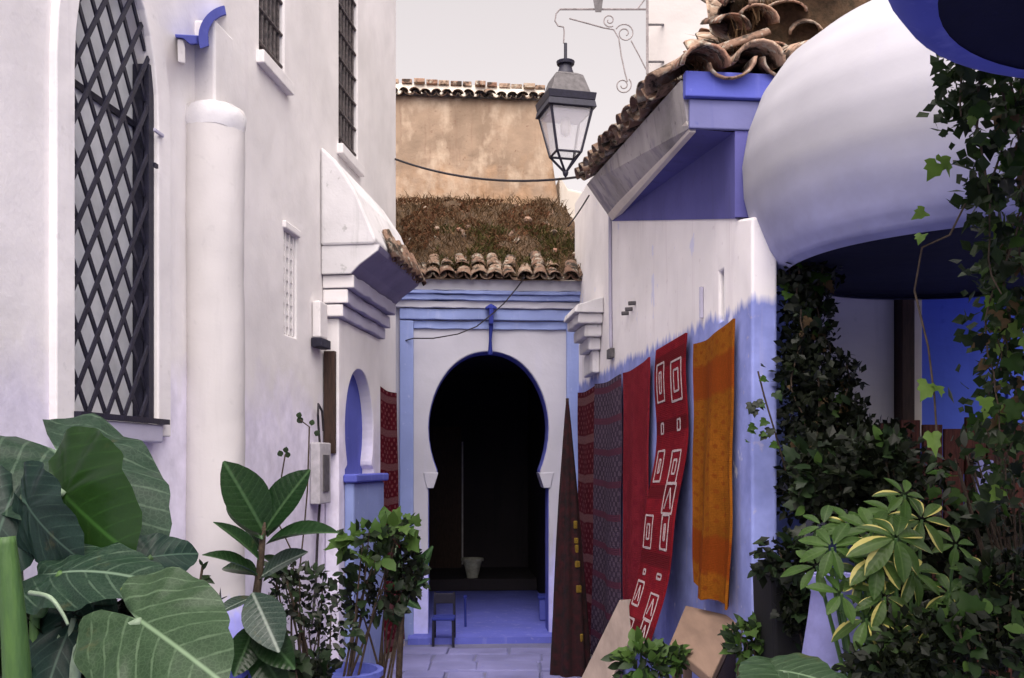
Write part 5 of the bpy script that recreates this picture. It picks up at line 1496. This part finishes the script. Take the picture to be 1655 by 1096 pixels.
# ---- dark climber under the domed bay
hang('dark_climber', 'dark climbing plant covering the wall under the domed bay',
     [(1275, 430, 800, 4.5), (1290, 430, 820, 4.4), (1310, 430, 820, 4.5), (1330, 432, 800, 4.45), (1345, 436, 800, 4.5), (1368, 590, 800, 4.4), (1385, 660, 800, 4.35), (1420, 700, 800, 4.3), (1450, 700, 800, 4.4), (1295, 500, 800, 4.3), (1320, 600, 820, 4.2)],
     4.3, [IVY_D, IVY_D, IVY_D, IVY, SMALL_D, IVY, IVY_X], 18, 290, 0.05, 0.02, 5200, M['mass'], 0.042)
# sprigs leaning over the end of the blue wall
SP = empty('wall_sprig', P(1250, 700, 4.3), 'sparse sprig of leaves over the blue end of the right wall', 'plant')
b = MB(); b.tube([P(1270, 760, 4.35), P(1250, 690, 4.28), P(1235, 640, 4.25), P(1225, 600, 4.25)], 0.004, 5); b.build('stem', M['bark'], SP)
for k in range(16):
    x, y = random.uniform(1205, 1262), random.uniform(580, 720)
    link('leaf', random.choice((IVY, IVY_D)), SP, aim(P(x, y, 4.25), P(x + random.uniform(-14, 14), y + random.uniform(-2, 18), 4.22), (0, -1, 0.5), 1))

# ---- garden foliage low on the right
bush('garden_shrub', 'dark shrub filling the garden behind the umbrella plant', V((1.75, 4.1, 0)),
     [(P(1400, 780, 4.0), V((0.35, 0.2, 0.22)), 90), (P(1560, 900, 4.0), V((0.40, 0.25, 0.22)), 90), (P(1460, 1020, 3.9), V((0.35, 0.25, 0.22)), 60)], [GER_D, SMALL_D, IVY_D, GER_D, SMALL_G], 0.075, 14, 1100, M['mass'], 0.05)
bush('corner_shrub', 'mixed green shrub in the lower right corner', V((1.55, 3.0, 0)),
     [(P(1560, 1040, 2.9), V((0.24, 0.16, 0.12)), 80), (P(1640, 980, 3.0), V((0.16, 0.14, 0.18)), 60), (P(1440, 1080, 2.9), V((0.14, 0.12, 0.06)), 30)], [GER_D, IVY, SMALL_D, SMALL_G, SMALL_D], 0.06, 12, 600, M['mass'], 0.04)
bush('edge_shrub', 'twiggy brown green shrub in front of the red brown fence', V((1.95, 3.6, 0)),
     [(P(1590, 760, 3.6), V((0.22, 0.16, 0.16)), 40), (P(1640, 840, 3.5), V((0.12, 0.14, 0.18)), 40)], [IVY_D, SMALL_D, SMALL_W, IVY], 0.055, 20, 60, M['mass'], 0.04)
bush('bright_bush', 'bright green small leaved bush below the red motif rug', V((0.62, 4.45, 0)),
     [(P(1040, 1075, 4.4), V((0.13, 0.10, 0.10)), 90), (P(1085, 1070, 4.4), V((0.07, 0.08, 0.06)), 30)], [SMALL_G, GER, SMALL_D], 0.06, 6, 80, M['mass_green'], 0.04)
bush('bench_end_bush', 'small green bush at the end of the bench by the blue wall', V((0.98, 4.0, 0)),
     [(P(1215, 1040, 4.0), V((0.10, 0.09, 0.10)), 80)], [SMALL_G, GER, SMALL_D, SMALL_D], 0.055, 6, 120, M['mass_green'], 0.04)
bush('shade_bush', 'dark leafy bush growing over the black bin by the blue wall end', V((1.12, 3.66, 0)),
     [(P(1275, 905, 3.68), V((0.13, 0.09, 0.10)), 60), (P(1290, 990, 3.66), V((0.08, 0.08, 0.12)), 30)], [GER_D, SMALL_D, IVY_D, SMALL_D], 0.06, 6, 260, M['mass'], 0.04)
# broad pale leaf at the bottom edge
BL2 = empty('broad_leaf_plant', V((0.78, 2.75, 0)), 'low plant with broad pale leaves at the bottom edge near the urn', 'plant')
for i, (A, T, h) in enumerate((((1270, 1085, 2.7), (1352, 1098, 2.6), (0, -0.6, 1)), ((1275, 1092, 2.7), (1240, 1130, 2.55), (0, -0.6, 1)), ((1285, 1095, 2.72), (1330, 1140, 2.5), (0, -0.6, 1)))):
    me = ear_mesh('leaf', M['ear3'], 3.0 + i, 0.1, 0.15, 1.0, 0.02)
    link('leaf', me, BL2, aim(P(*A), P(*T), h, 1.3))
    b = MB(); b.tube([V((0.78, 2.75, 0)), P(*A)], 0.008, 5); b.build('petiole', M['stem_pale'], BL2)
